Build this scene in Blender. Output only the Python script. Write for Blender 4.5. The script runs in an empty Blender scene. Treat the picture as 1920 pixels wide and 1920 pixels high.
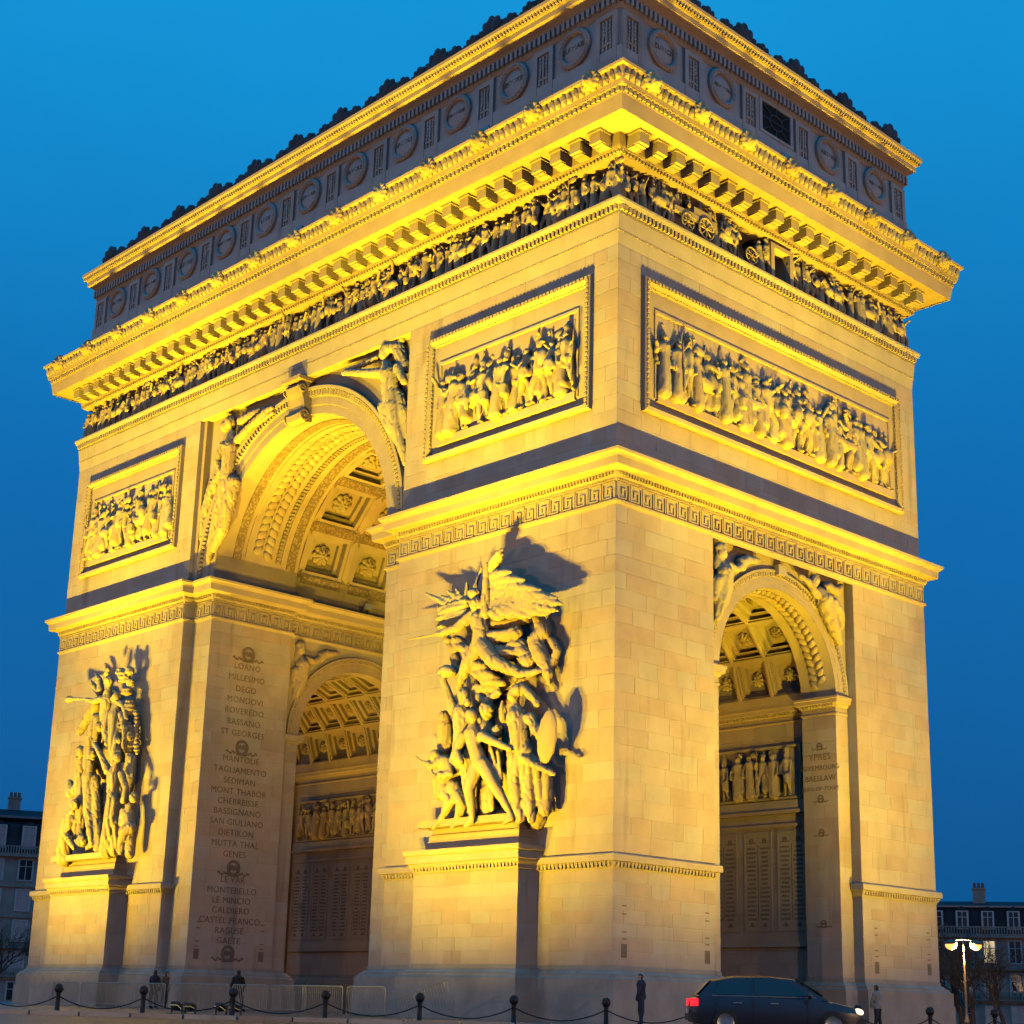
import bpy, bmesh, math, random
import numpy as np
from mathutils import Matrix, Vector
random.seed(7)
rng = np.random.RandomState(11)
S = bpy.context.scene
COL = S.collection
rad = math.radians

# ------------------------------------------------------------------ camera
def cam_matrix(pitch, roll, yaw):
    return (Matrix.Rotation(rad(yaw), 3, 'Z') @ Matrix.Rotation(rad(pitch), 3, 'X') @ Matrix.Rotation(rad(roll), 3, 'Z'))
cd = bpy.data.cameras.new('camera'); cam = bpy.data.objects.new('camera', cd); COL.objects.link(cam)
cam.matrix_world = Matrix.Translation((62.391, -55.078, 0.541)) @ cam_matrix(105.071, 1.492, 46.307).to_4x4()
cd.sensor_width = 36; cd.sensor_fit = 'HORIZONTAL'
cd.lens = 2991.42 / 1920 * 36
cd.shift_x = -0.0016; cd.shift_y = 0.0628
cd.clip_start = 0.1; cd.clip_end = 6000
S.camera = cam

# ------------------------------------------------------------------ dusk sky, exposure
world = bpy.data.worlds.new('World'); S.world = world; world.use_nodes = True
wn = world.node_tree; wl = wn.links; bg = wn.nodes['Background']
sky = wn.nodes.new('ShaderNodeTexSky'); sky.sky_type = 'NISHITA'; sky.sun_disc = False
sky.sun_elevation = rad(-2); sky.sun_rotation = rad(180 - 46); sky.ozone_density = 4
tc = wn.nodes.new('ShaderNodeTexCoord'); sp = wn.nodes.new('ShaderNodeSeparateXYZ')
wl.new(tc.outputs['Generated'], sp.inputs[0])
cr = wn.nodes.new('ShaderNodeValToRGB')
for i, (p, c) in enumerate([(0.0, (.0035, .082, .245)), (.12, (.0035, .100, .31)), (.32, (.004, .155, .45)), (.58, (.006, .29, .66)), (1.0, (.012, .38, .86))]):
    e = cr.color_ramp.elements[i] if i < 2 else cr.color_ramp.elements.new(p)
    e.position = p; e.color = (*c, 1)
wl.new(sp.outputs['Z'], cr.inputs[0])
add = wn.nodes.new('ShaderNodeMixRGB'); add.blend_type = 'ADD'; add.inputs[0].default_value = .06
# thin uneven haze in the evening sky
nz = wn.nodes.new('ShaderNodeTexNoise'); nz.inputs['Scale'].default_value = 2.2; nz.inputs['Detail'].default_value = 5; nz.inputs['Roughness'].default_value = .55
wl.new(tc.outputs['Generated'], nz.inputs['Vector'])
mr0 = wn.nodes.new('ShaderNodeMapRange'); wl.new(nz.outputs[0], mr0.inputs[0]); mr0.inputs[1].default_value = .3; mr0.inputs[2].default_value = .7; mr0.inputs[3].default_value = .91; mr0.inputs[4].default_value = 1.09
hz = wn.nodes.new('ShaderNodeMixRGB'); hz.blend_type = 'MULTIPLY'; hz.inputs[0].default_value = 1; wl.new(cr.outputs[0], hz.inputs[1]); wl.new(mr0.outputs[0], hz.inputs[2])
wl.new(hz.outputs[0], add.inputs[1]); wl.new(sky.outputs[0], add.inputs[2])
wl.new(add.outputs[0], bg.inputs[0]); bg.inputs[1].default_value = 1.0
S.view_settings.view_transform = 'Standard'; S.view_settings.look = 'None'
S.view_settings.exposure = 0.0; S.view_settings.gamma = 1.0; S.view_settings.use_curve_mapping = False
S.cycles.use_denoising = True
S.cycles.max_bounces = 5; S.cycles.diffuse_bounces = 0; S.cycles.glossy_bounces = 2
S.cycles.sample_clamp_indirect = 4.0

# ------------------------------------------------------------------ floodlights (the lamps; their housings are built below)
FLOOD = (1.0, .735, .02)
LIGHTS = []
def spot(loc, aim, size, blend, power, color=FLOOD, radius=.22):
    ld = bpy.data.lights.new('flood_beam', 'SPOT'); ld.energy = power; ld.color = color
    ld.spot_size = rad(size); ld.spot_blend = blend; ld.shadow_soft_size = radius
    o = bpy.data.objects.new('flood_beam', ld); COL.objects.link(o)
    d = Vector(aim) - Vector(loc)
    o.matrix_world = Matrix.Translation(loc) @ d.to_track_quat('-Z', 'Y').to_matrix().to_4x4()
    LIGHTS.append((o, Vector(loc), Vector(aim)))
    return o
LOWP, TOPP = 20800, 71000
FLC = []   # what each ground lamp stands before, for its label
def bank(x0, y0, wx, wy, what, klow=1.0, ktop=1.0):
    spot((x0, y0, .34), (wx, wy, 25), 120, 1.0, LOWP*klow); FLC.append(what + ', aimed at the wall')
    spot((x0 + (.8 if y0 < -20 else 0), y0 + (0 if y0 < -20 else .8), .34), (wx, wy, 46), 50, 1.0, TOPP*ktop); FLC.append(what + ', aimed at the cornice')
bank(15.0, -24.8, 12.4, -11, 'before the inner half of the near pier')
bank(17.6, -24.8, 17.6, -11, 'before the outer half of the near pier')
bank(-15.0, -24.8, -18.0, -11, 'before the outer half of the left pier')
bank(-12.9, -24.8, -12.8, -11, 'before the inner half of the left pier')
bank(-.8, -24.8, -.8, -10.4, 'before the great arch', .1, 1.0)
bank(35.2, -6.0, 22, -6.0, 'before the near half of the side front')
bank(35.2, 5.2, 22, 5.2, 'before the far half of the side front')
# ------------------------------------------------------------------ materials
def nodes_of(name):
    m = bpy.data.materials.new(name); m.use_nodes = True
    nt = m.node_tree; b = nt.nodes['Principled BSDF']
    return m, nt, b
def N(nt, t, **kw):
    n = nt.nodes.new(t)
    for k, v in kw.items(): setattr(n, k, v)
    return n
def stone(name, base, var=.045, bump=.25, fine=14.0, streak=.4, rough=.85, mottled=.12, depth=.03, speckle=0.0):
    m, nt, b = nodes_of(name); L = nt.links.new
    geo = N(nt, 'ShaderNodeNewGeometry'); oi = N(nt, 'ShaderNodeObjectInfo')
    s = N(nt, 'ShaderNodeMath', operation='ADD'); L(geo.outputs['Random Per Island'], s.inputs[0]); L(oi.outputs['Random'], s.inputs[1])
    fr = N(nt, 'ShaderNodeMath', operation='FRACT'); L(s.outputs[0], fr.inputs[0])
    # tone per block
    mr = N(nt, 'ShaderNodeMapRange'); pw = N(nt, 'ShaderNodeMath', operation='POWER'); L(fr.outputs[0], pw.inputs[0]); pw.inputs[1].default_value = .45; L(pw.outputs[0], mr.inputs[0]); mr.inputs[3].default_value = 1 - var*2.2; mr.inputs[4].default_value = 1 + var*.5
    # blotches
    n1 = N(nt, 'ShaderNodeTexNoise'); n1.inputs['Scale'].default_value = .9; n1.inputs['Detail'].default_value = 6
    L(geo.outputs['Position'], n1.inputs['Vector'])
    m1 = N(nt, 'ShaderNodeMapRange'); L(n1.outputs[0], m1.inputs[0]); m1.inputs[1].default_value = .3; m1.inputs[2].default_value = .7
    m1.inputs[3].default_value = 1 - mottled; m1.inputs[4].default_value = 1 + mottled*.5
    # rain streaks
    mp = N(nt, 'ShaderNodeMapping'); mp.inputs['Scale'].default_value = (1.5, 1.5, .16); L(geo.outputs['Position'], mp.inputs[0])
    n2 = N(nt, 'ShaderNodeTexNoise'); n2.inputs['Scale'].default_value = 1.0; n2.inputs['Detail'].default_value = 5; L(mp.outputs[0], n2.inputs['Vector'])
    m2 = N(nt, 'ShaderNodeMapRange'); L(n2.outputs[0], m2.inputs[0]); m2.inputs[1].default_value = .6; m2.inputs[2].default_value = .82
    m2.inputs[3].default_value = 1.0; m2.inputs[4].default_value = 1 - streak
    a = N(nt, 'ShaderNodeMath', operation='MULTIPLY'); L(mr.outputs[0], a.inputs[0]); L(m1.outputs[0], a.inputs[1])
    c = N(nt, 'ShaderNodeMath', operation='MULTIPLY'); L(a.outputs[0], c.inputs[0]); L(m2.outputs[0], c.inputs[1])
    # hue drift per block
    mx = N(nt, 'ShaderNodeMixRGB'); mx.inputs[1].default_value = (base[0]*1.0, base[1]*.93, base[2]*.86, 1); mx.inputs[2].default_value = (base[0]*.98, base[1]*1.05, base[2]*1.08, 1)
    f2 = N(nt, 'ShaderNodeMath', operation='MULTIPLY'); L(fr.outputs[0], f2.inputs[0]); f2.inputs[1].default_value = 7.31
    f3 = N(nt, 'ShaderNodeMath', operation='FRACT'); L(f2.outputs[0], f3.inputs[0]); L(f3.outputs[0], mx.inputs[0])
    mul = N(nt, 'ShaderNodeMixRGB', blend_type='MULTIPLY'); mul.inputs[0].default_value = 1; L(mx.outputs[0], mul.inputs[1]); L(c.outputs[0], mul.inputs[2])
    src = mul.outputs[0]
    if speckle:
        vo = N(nt, 'ShaderNodeTexVoronoi'); vo.inputs['Scale'].default_value = 7.0; L(geo.outputs['Position'], vo.inputs['Vector'])
        ms = N(nt, 'ShaderNodeMapRange'); L(vo.outputs['Distance'], ms.inputs[0]); ms.inputs[1].default_value = .15; ms.inputs[2].default_value = .6; ms.inputs[3].default_value = 1.25; ms.inputs[4].default_value = 1 - speckle
        m5 = N(nt, 'ShaderNodeMixRGB', blend_type='MULTIPLY'); m5.inputs[0].default_value = 1; L(src, m5.inputs[1]); L(ms.outputs[0], m5.inputs[2]); src = m5.outputs[0]
    L(src, b.inputs['Base Color']); b.inputs['Roughness'].default_value = rough; b.inputs['Specular IOR Level'].default_value = .25
    n3 = N(nt, 'ShaderNodeTexNoise'); n3.inputs['Scale'].default_value = fine; n3.inputs['Detail'].default_value = 4; L(geo.outputs['Position'], n3.inputs['Vector'])
    bp = N(nt, 'ShaderNodeBump'); bp.inputs['Strength'].default_value = bump; bp.inputs['Distance'].default_value = depth; L(n3.outputs[0], bp.inputs['Height']); L(bp.outputs[0], b.inputs['Normal'])
    return m
def plain(name, col, rough=.6, metal=0.0, emit=None, estr=0, noise=0.0, spec=.4):
    m, nt, b = nodes_of(name); L = nt.links.new
    b.inputs['Base Color'].default_value = (*col, 1); b.inputs['Roughness'].default_value = rough; b.inputs['Metallic'].default_value = metal
    b.inputs['Specular IOR Level'].default_value = spec
    if noise:
        geo = N(nt, 'ShaderNodeNewGeometry'); n = N(nt, 'ShaderNodeTexNoise'); n.inputs['Scale'].default_value = 3; n.inputs['Detail'].default_value = 6
        L(geo.outputs['Position'], n.inputs['Vector']); mr = N(nt, 'ShaderNodeMapRange'); L(n.outputs[0], mr.inputs[0])
        mr.inputs[3].default_value = 1 - noise; mr.inputs[4].default_value = 1 + noise
        mu = N(nt, 'ShaderNodeMixRGB', blend_type='MULTIPLY'); mu.inputs[0].default_value = 1; mu.inputs[1].default_value = (*col, 1); L(mr.outputs[0], mu.inputs[2]); L(mu.outputs[0], b.inputs['Base Color'])
    if emit: b.inputs['Emission Color'].default_value = (*emit, 1); b.inputs['Emission Strength'].default_value = estr
    return m
LIME = (.56, .415, .33)
MAT = {
 'ashlar': stone('ashlar_limestone', LIME),
 'mortar': stone('joint_limestone', tuple(c*.98 for c in LIME), var=0, bump=.1),
 'moulding': stone('moulded_limestone', (.57, .415, .30), var=.04, bump=.2, streak=.18),
 'carved': stone('carved_limestone', (.55, .40, .25), var=.07, bump=.4, fine=5, streak=.2, depth=.06),
 'carved_dark': stone('shaded_carved_limestone', (.42, .28, .17), var=.08, bump=.9, fine=6, streak=.2, speckle=.35),  # brown tone and speckle paint in the shade of the ornament relief
 'attic': stone('attic_limestone', (.60, .47, .42), var=.04, bump=.2, streak=.4),
 'acroterion': stone('dark_crest_stone', (.13, .10, .105), var=.2, bump=.6, fine=6),  # parapet and palmettes share one darker, uneven tone
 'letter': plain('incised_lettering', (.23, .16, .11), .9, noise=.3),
 'base': stone('base_granite', (.42, .33, .27), var=.12, bump=.25, streak=.45, mottled=.2),
 'dark_metal': plain('dark_painted_metal', (.03, .03, .035), .5, .6),
 'lamp_metal': plain('brushed_lamp_metal', (.45, .42, .36), .45, .6),
 'lens': plain('flood_lens', (.9, .8, .5), .1, 0, (1, .85, .35), 1.2),
 'black': plain('dark_opening', (.012, .011, .012), .9),
}
# ------------------------------------------------------------------ mesh helpers
class MB:
    def __init__(s): s.v = []; s.f = []
    def add(s, vs, fs):
        n = len(s.v); s.v += [tuple(v) for v in vs]; s.f += [tuple(i + n for i in f) for f in fs]; return s
    def box(s, x0, x1, y0, y1, z0, z1):
        v = [(x0,y0,z0),(x1,y0,z0),(x1,y1,z0),(x0,y1,z0),(x0,y0,z1),(x1,y0,z1),(x1,y1,z1),(x0,y1,z1)]
        return s.add(v, [(3,2,1,0),(4,5,6,7),(0,1,5,4),(1,2,6,5),(2,3,7,6),(3,0,4,7)])
    def loops(s, loops, closed=True, cap0=False, cap1=False):
        """quads between successive loops of equal length"""
        n = len(loops[0]); base = len(s.v)
        for l in loops: s.v += [tuple(p) for p in l]
        m = n if closed else n - 1
        for k in range(len(loops) - 1):
            for i in range(m):
                j = (i + 1) % n
                s.f.append((base+k*n+i, base+k*n+j, base+(k+1)*n+j, base+(k+1)*n+i))
        if cap0: s.f.append(tuple(base + i for i in reversed(range(n))))
        if cap1: s.f.append(tuple(base + (len(loops)-1)*n + i for i in range(n)))
        return s
    def tube(s, pts, rs, seg=8, caps=True):
        pts = [Vector(p) for p in pts]; loops = []
        up = Vector((0,0,1))
        for i, p in enumerate(pts):
            t = (pts[min(i+1, len(pts)-1)] - pts[max(i-1, 0)]).normalized()
            a = t.cross(up)
            if a.length < 1e-3: a = t.cross(Vector((1,0,0)))
            a.normalize(); b = t.cross(a); r = rs[i] if hasattr(rs, '__len__') else rs
            loops.append([p + a*(r*math.cos(2*math.pi*k/seg)) + b*(r*math.sin(2*math.pi*k/seg)) for k in range(seg)])
        return s.loops(loops, True, caps, caps)
    def mesh(s, name, smooth=False):
        m = bpy.data.meshes.new(name); m.from_pydata(s.v, [], s.f); m.update()
        if smooth: m.polygons.foreach_set('use_smooth', [True]*len(m.polygons))
        if smooth == 'sharp': m.set_sharp_from_angle(angle=rad(24))
        return m
WM = {}
def link(name, data, mat=None, parent=None, M=None):
    o = bpy.data.objects.new(name, data); COL.objects.link(o)
    if mat is not None and data is not None and not data.materials: data.materials.append(MAT[mat] if isinstance(mat, str) else mat)
    M = M if M is not None else Matrix.Identity(4)
    if parent is not None:
        o.parent = parent; o.matrix_parent_inverse = WM[parent.name].inverted()
    o.matrix_basis = M; WM[o.name] = M.copy()
    return o
def tag(o, label, cat=None, group=None, kind=None):
    if label: o['label'] = label
    if cat: o['category'] = cat
    if group: o['group'] = group
    if kind: o['kind'] = kind
    return o
def thing(name, label, cat, loc=(0,0,0), rz=0, group=None):
    return tag(link(name, None, None, None, Matrix.Translation(loc) @ Matrix.Rotation(rz, 4, 'Z')), label, cat, group)
def T(x, y, z): return Matrix.Translation((x, y, z))
def copy_tree(src, M, label=None):
    """copy of a thing and its parts"""
    c = src.copy(); COL.objects.link(c); c.matrix_basis = M; WM[c.name] = M.copy()
    if label: c['label'] = label
    def rec(a, b):
        for ch in list(a.children):
            k = ch.copy(); COL.objects.link(k); k.parent = b
            WM[k.name] = WM.get(ch.name)
            rec(ch, k)
    rec(src, c); return c
# temp-object evaluation in one batch (remesh, text)
JOBS = []
def job(obj_data, mods=()):
    o = bpy.data.objects.new('tmp', obj_data); COL.objects.link(o)
    for t, kw in mods:
        md = o.modifiers.new('m', t)
        for k, v in kw.items(): setattr(md, k, v)
    JOBS.append(o); return len(JOBS) - 1
def run_jobs():
    bpy.context.view_layer.update(); dg = bpy.context.evaluated_depsgraph_get(); out = []
    for o in JOBS: out.append(bpy.data.meshes.new_from_object(o.evaluated_get(dg)))
    for o in JOBS: d = o.data; bpy.data.objects.remove(o)
    JOBS.clear(); return out
def sphere_pts(nu=10, nv=7):
    v = [(0,0,-1)]; f = []
    for j in range(1, nv):
        t = -math.pi/2 + math.pi*j/nv
        for i in range(nu): v.append((math.cos(t)*math.cos(2*math.pi*i/nu), math.cos(t)*math.sin(2*math.pi*i/nu), math.sin(t)))
    v.append((0,0,1)); top = len(v) - 1
    for i in range(nu):
        f.append((0, 1+(i+1)%nu, 1+i))
        for j in range(nv-2):
            a = 1+j*nu+i; b = 1+j*nu+(i+1)%nu; f.append((a, b, b+nu, a+nu))
        f.append((top, 1+(nv-2)*nu+i, 1+(nv-2)*nu+(i+1)%nu))
    return np.array(v), f
SPV, SPF = sphere_pts()
def add_ell(mb, c, r, tilt=0):
    p = SPV * np.array(r); ct, st = math.cos(tilt), math.sin(tilt)
    q = np.stack([p[:,0]*ct - p[:,1]*st, p[:,0]*st + p[:,1]*ct, p[:,2]], 1) + np.array(c)
    mb.add(q.tolist(), SPF)
def prims_mesh(prims):
    """prims in facade coordinates (along, up, outward)"""
    mb = MB()
    for k, p in prims:
        if k == 'e': add_ell(mb, p[:3], p[3:6], p[6])
        else:
            for q in p: add_ell(mb, q[:3], (q[3],)*3)
            for q0, q1 in zip(p, p[1:]): mb.tube([q0[:3], q1[:3]], [q0[3], q1[3]], 10)
    return mb.mesh('raw')
def remesh_job(prims, voxel, smooth=2, dec=None):
    mods = [('REMESH', dict(mode='VOXEL', voxel_size=voxel)), ('SMOOTH', dict(factor=.5, iterations=smooth))]
    if dec: mods.append(('DECIMATE', dict(ratio=dec)))
    return job(prims_mesh(prims), mods)
_cd = rng.normal(size=(14,3)); _cd /= np.linalg.norm(_cd, axis=1)[:,None]; _cp = rng.uniform(0, 6.28, 14); _cw = rng.uniform(.7, 2.2, 14)
def folds(me, amp, k, ph=0.0, axis='a', noise=.6, chisel=0.0, ck=9.0):
    """drapery folds and chisel marks cut into the surface"""
    n = len(me.vertices); co = np.empty(n*3); me.vertices.foreach_get('co', co); co = co.reshape(-1,3)
    no = np.empty(n*3); me.vertices.foreach_get('normal', no); no = no.reshape(-1,3)
    a, b, d = co.T
    if axis == 'b': a, b = b, a
    w = a*k + noise*np.sin(b*1.1+ph) + .35*np.sin(b*2.3+d*1.5+ph*2)
    h = amp*(np.abs(np.sin(w)) - .5)*(.55 + .45*np.sin(b*.9+a*.7+ph))
    if chisel:
        q = np.zeros(n)
        for i in range(14): q += np.sin((co @ _cd[i])*ck*_cw[i] + _cp[i] + ph)
        q /= 3.0; h = h - chisel*np.clip(1 - np.abs(q)*1.6, 0, 1)**2 + chisel*.25
    co = co + no*h[:,None]; me.vertices.foreach_set('co', co.reshape(-1)); me.update()
    me.polygons.foreach_set('use_smooth', [True]*len(me.polygons))
def text_job(body, size, extrude=.012):
    c = bpy.data.curves.new('txt', 'FONT'); c.body = body; c.size = size; c.align_x = 'CENTER'; c.align_y = 'CENTER'; c.extrude = extrude; c.resolution_u = 3
    c.space_character = 1.08
    return job(c)
# ------------------------------------------------------------------ the arch: frames and levels
HX, HY, ZO = 22.0, 11.03, -1.0
def frame(origin, u, n): 
    u = Vector(u); n = Vector(n)
    return Matrix(((u.x, 0, n.x, origin[0]), (u.y, 0, n.y, origin[1]), (u.z, 1, n.z, origin[2] + ZO), (0,0,0,1)))
FM = frame((0, -HY, 0), (1,0,0), (0,-1,0))        # main front
FS = frame((HX, 0, 0), (0,1,0), (1,0,0))          # side front
FPL = frame((-7.15, 0, 0), (0,1,0), (1,0,0))      # left wall of the great passage
FPR = frame((0, 4.15, 0), (1,0,0), (0,-1,0))      # far wall of the cross passage
arch = thing('triumphal_arch', 'huge floodlit limestone triumphal arch with carved reliefs, seen from one corner', 'monument')
ARCHZ = T(0,0,ZO)
def part(name, mb, mat, parent=None, M=None, smooth=False, label=None, kind=None):
    o = link(name, mb.mesh(name, smooth), mat, parent or arch, M if M is not None else ARCHZ)
    if label: o['label'] = label
    if kind: o['kind'] = kind
    return o
def offset(poly, p, closed=True):
    n = len(poly); out = []
    for i, (x, y) in enumerate(poly):
        ns = []
        for a, b in ((i-1, i), (i, i+1)):
            if not closed and (a < 0 or b >= n): continue
            x0, y0 = poly[a % n]; x1, y1 = poly[b % n]; l = math.hypot(x1-x0, y1-y0)
            ns.append(((y1-y0)/l, -(x1-x0)/l))
        ox = sum(q[0] for q in ns); oy = sum(q[1] for q in ns)
        if len(ns) == 2 and abs(ns[0][0]*ns[1][0] + ns[0][1]*ns[1][1]) > .5: ox /= 2; oy /= 2
        out.append((x + ox*p, y + oy*p))
    return out
def sweep(mb, poly, prof, closed=True, cap0=False, cap1=False):
    loops = [[(x, y, z) for x, y in offset(poly, p, closed)] for p, z in prof]
    return mb.loops(loops, closed, cap0, cap1)
def rect(hx, hy): return [(-hx,-hy),(hx,-hy),(hx,hy),(-hx,hy)]
def mirror(poly, sx, sy):
    q = [(x*sx, y*sy) for x, y in poly]
    return q if sx*sy > 0 else q[::-1]
PED0, PED1, PEDD = 12.0, 18.1, 1.1
PIER = [(7.15,-10.38),(8.8,-10.38),(8.8,-11.03),(22,-11.03),(22,-5.05),(21.5,-5.05),(21.5,-4.15),(19.65,-4.15),(19.65,-4.75),(8.3,-4.75),(8.3,-4.15),(7.5,-4.15),(7.5,-5.2),(7.15,-5.2)]
PIERPED = [(7.15,-10.38),(8.8,-10.38),(8.8,-11.03),(PED0,-11.03),(PED0,-HY-PEDD),(PED1,-HY-PEDD),(PED1,-11.03),(22,-11.03),(22,-5.05),(21.5,-5.05),(21.5,-4.15),(19.65,-4.15),(19.65,-4.75),(8.3,-4.75),(8.3,-4.15),(7.5,-4.15),(7.5,-5.2),(7.15,-5.2)]
J = -.010   # joints lie this far behind the block faces
piers = {}
for sx, sy in ((1,-1),(-1,-1),(1,1),(-1,1)):
    P = mirror(PIER, sx, -sy)
    mb = MB(); sweep(mb, P, [(J, 1.0), (J, 22.7)], True, False, True)
    o = part('pier', mb, 'mortar'); piers[(sx, sy)] = o
    # base mouldings follow the pier and its statue pedestal
    Q = mirror(PIERPED, sx, -sy)
    mb = MB(); sweep(mb, Q, [(.46, 1.0), (.46, 2.0), (.42, 2.02), (.42, 2.58), (.36, 2.6), (.3, 2.66), (.3, 2.72), (.2, 2.76), (.1, 2.86), (.03, 2.9), (.03, 3.02), (.0, 3.05), (-.05, 3.05)])
    part('base_moulding', mb, 'base')
    # statue pedestal
    R = mirror([(PED0,-HY),(PED0,-HY-PEDD),(PED1,-HY-PEDD),(PED1,-HY)], sx, -sy)
    mb = MB(); sweep(mb, R, [(J, 3.0), (J, 6.75)], False)
    pd = part('statue_pedestal', mb, 'mortar')
    mb = MB(); sweep(mb, R, [(0, 6.62), (.05, 6.66), (.05, 6.78), (.16, 6.92), (.18, 7.0), (.26, 7.02), (.26, 7.3), (.33, 7.36), (.36, 7.48), (.36, 7.54), (-.3, 7.6), (-.3, 7.86), (-.36, 7.9), (-.4, 8.0), (-.42, 8.2), (-.5, 8.26), (-.55, 8.5), (-1.1, 8.52)], False)
    part('pedestal_cornice', mb, 'moulding', pd)
    # low cornice above the pier base
    W0 = mirror([(8.8,-10.42),(8.8,-11.03),(PED0,-11.03)], sx, -sy); W1 = mirror([(PED1,-11.03),(22,-11.03),(22,-5.05),(21.55,-5.05)], sx, -sy)
    for Wp in (W0, W1):
        mb = MB(); sweep(mb, Wp, [(.0, 6.55), (.03, 6.6), (.1, 6.72), (.12, 6.8), (.21, 6.83), (.21, 7.06), (.17, 7.1), (.0, 7.14)], False)
        part('base_cornice', mb, 'moulding')
# dentils under the base cornices of the visible piers
mb = MB()
def dentils(mb, M, a0, a1, b0, b1, d0, d1, pitch, fill=.55):
    n = max(1, int(round((a1-a0)/pitch))); w = (a1-a0)/n
    for i in range(n):
        c = a0 + (i+.5)*w; h = w*fill/2
        v = [M @ Vector(q) for q in [(c-h,b0,d0),(c+h,b0,d0),(c+h,b0,d1),(c-h,b0,d1),(c-h,b1,d0),(c+h,b1,d0),(c+h,b1,d1),(c-h,b1,d1)]]
        mb.add([tuple(q) for q in v], [(0,1,2,3),(7,6,5,4),(4,5,1,0),(5,6,2,1),(6,7,3,2),(7,4,0,3)])
for a0, a1 in ((8.8,12),(18.1,22),(-22,-18.1),(-12,-8.8)): dentils(mb, FM, a0, a1, 6.62, 6.8, 0, .15, .2)
for a0, a1 in ((-11.0,-5.1),(5.1,11.0)): dentils(mb, FS, a0, a1, 6.62, 6.8, 0, .15, .2)
for a0, a1 in ((PED0,PED1),(-PED1,-PED0)): dentils(mb, FM, a0, a1, 6.72, 6.88, PEDD, PEDD+.14, .2)
part('base_egg_course', mb, 'carved', kind='stuff', M=Matrix.Identity(4))

# ---------------- impost cornice (runs round each half, and into the great passage)
HALF = [(7.15,-10.38),(8.8,-10.38),(8.8,-11.03),(22,-11.03),(22,11.03),(8.8,11.03),(8.8,10.38),(7.15,10.38),(7.15,5.2),(7.5,5.2),(7.5,-5.2),(7.15,-5.2)]
IMP = [(-.02,20.6),(.02,20.7),(.09,20.78),(.09,20.86),(-.03,20.9),(-.03,21.62),(.03,21.66),(.05,21.76),(.09,21.8),(.15,21.92),(.16,22.0),(.24,22.06),(.52,22.1),(.54,22.13),(.55,22.44),(.59,22.48),(.66,22.56),(.74,22.6),(.75,22.72),(-.1,22.78)]
impost = {}
for s in (1, -1):
    mb = MB(); sweep(mb, mirror(HALF, s, 1), IMP)
    impost[s] = part('impost_cornice', mb, 'moulding')
# Greek key tiles: one raised tile, shared
def key_tile():
    mb = MB(); u = .1; t = .075
    bars = [(0,7,6.35,7),(0,.65,0,6.35),(.65,5.2,0,.65),(4.55,5.2,.65,4.6),(2.2,4.55,3.95,4.6),(2.2,2.85,2.0,3.95),(6.35,7,0,6.35)]
    for a0,a1,b0,b1 in bars: mb.box(a0*u-.35, a1*u-.35, b0*u, b1*u, 0, t)
    return mb.mesh('key_tile')
KT = key_tile()
def key_row(M, a0, a1, parent, flip=False):
    n = max(1, int(round((a1-a0)/.74))); w = (a1-a0)/n
    for i in range(n):
        c = a0 + (i+.5)*w
        link('greek_key', KT, 'moulding', parent, M @ T(c, 20.915, -.03) @ Matrix.Diagonal((w/.74*(-1 if flip else 1), 1, 1, 1)))
key_row(FM, 8.82, 21.98, impost[1]); key_row(FM, -21.98, -8.82, impost[-1])
key_row(FS, -11.0, 11.0, impost[1])
FBAY = FM @ T(0,0,-.65)
key_row(FBAY, -8.78, -7.17, impost[-1]); key_row(FBAY, 7.17, 8.78, impost[1])
key_row(FPL, -10.36, -5.22, impost[-1]); key_row(FPL @ T(0,0,-.35), -5.2, 5.2, impost[-1])
mb = MB()
for M, a0, a1 in ((FM,8.82,21.98),(FM,-21.98,-8.82),(FS,-11,11),(FBAY,-8.8,-7.15),(FBAY,7.15,8.8),(FPL,-10.38,-5.2),(FPL@T(0,0,-.35),-5.2,5.2)):
    dentils(mb, M, a0, a1, 21.84, 22.0, .05, .2, .17, .6); dentils(mb, M, a0, a1, 21.68, 21.77, .02, .07, .12, .55)
part('impost_egg_course', mb, 'carved', impost[1], M=Matrix.Identity(4), kind='stuff')

# ---------------- upper body
def box_shell(mb, x0, x1, y0, y1, z0, z1):
    mb.loops([[(x0,y0,z),(x1,y0,z),(x1,y1,z),(x0,y1,z)] for z in (z0, z1)], True, True, True)
for s in (1, -1):
    x0, x1 = (8.8, HX-.08+J) if s > 0 else (-HX+.08-J, -8.8)
    mb = MB(); box_shell(mb, x0, x1, -HY+.08-J, HY-.08+J, 22.6, 32.0)
    part('upper_body', mb, 'mortar')
def spandrel(mb, w, z0, z1, zc, R, P, n=48):
    """wall |a|<w, z0..z1 with a round opening; P maps (a,b)->xyz"""
    angs = [math.pi*i/n for i in range(n+1)] + [math.atan2(z1-zc, w), math.atan2(z1-zc, -w)]
    angs = sorted(set(angs)); inn = []; out = []
    for t in angs:
        c, s_ = math.cos(t), math.sin(t)
        k = min(w/abs(c) if abs(c) > 1e-6 else 1e9, (z1-zc)/s_ if s_ > 1e-6 else 1e9)
        inn.append(P(R*c, zc+R*s_)); out.append(P(k*c, zc+k*s_))
    mb.loops([inn, out], False)
    for sg in (1,-1):   # stilted legs below the centre
        mb.loops([[P(sg*R, z0), P(sg*w, z0)], [P(sg*R, zc), P(sg*w, zc)]], False)
BZ, BR, BO = 22.9, 7.12, 8.55      # great arch: centre, intrados, archivolt
SZ, SR, SO = 15.3, 4.15, 4.98      # small arches
for y in (-10.38, 10.38):
    mb = MB(); spandrel(mb, 8.85, 22.6, 32.1, BZ, BR, lambda a, b: (a, y, b)); part('spandrel_wall', mb, 'moulding')
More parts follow.
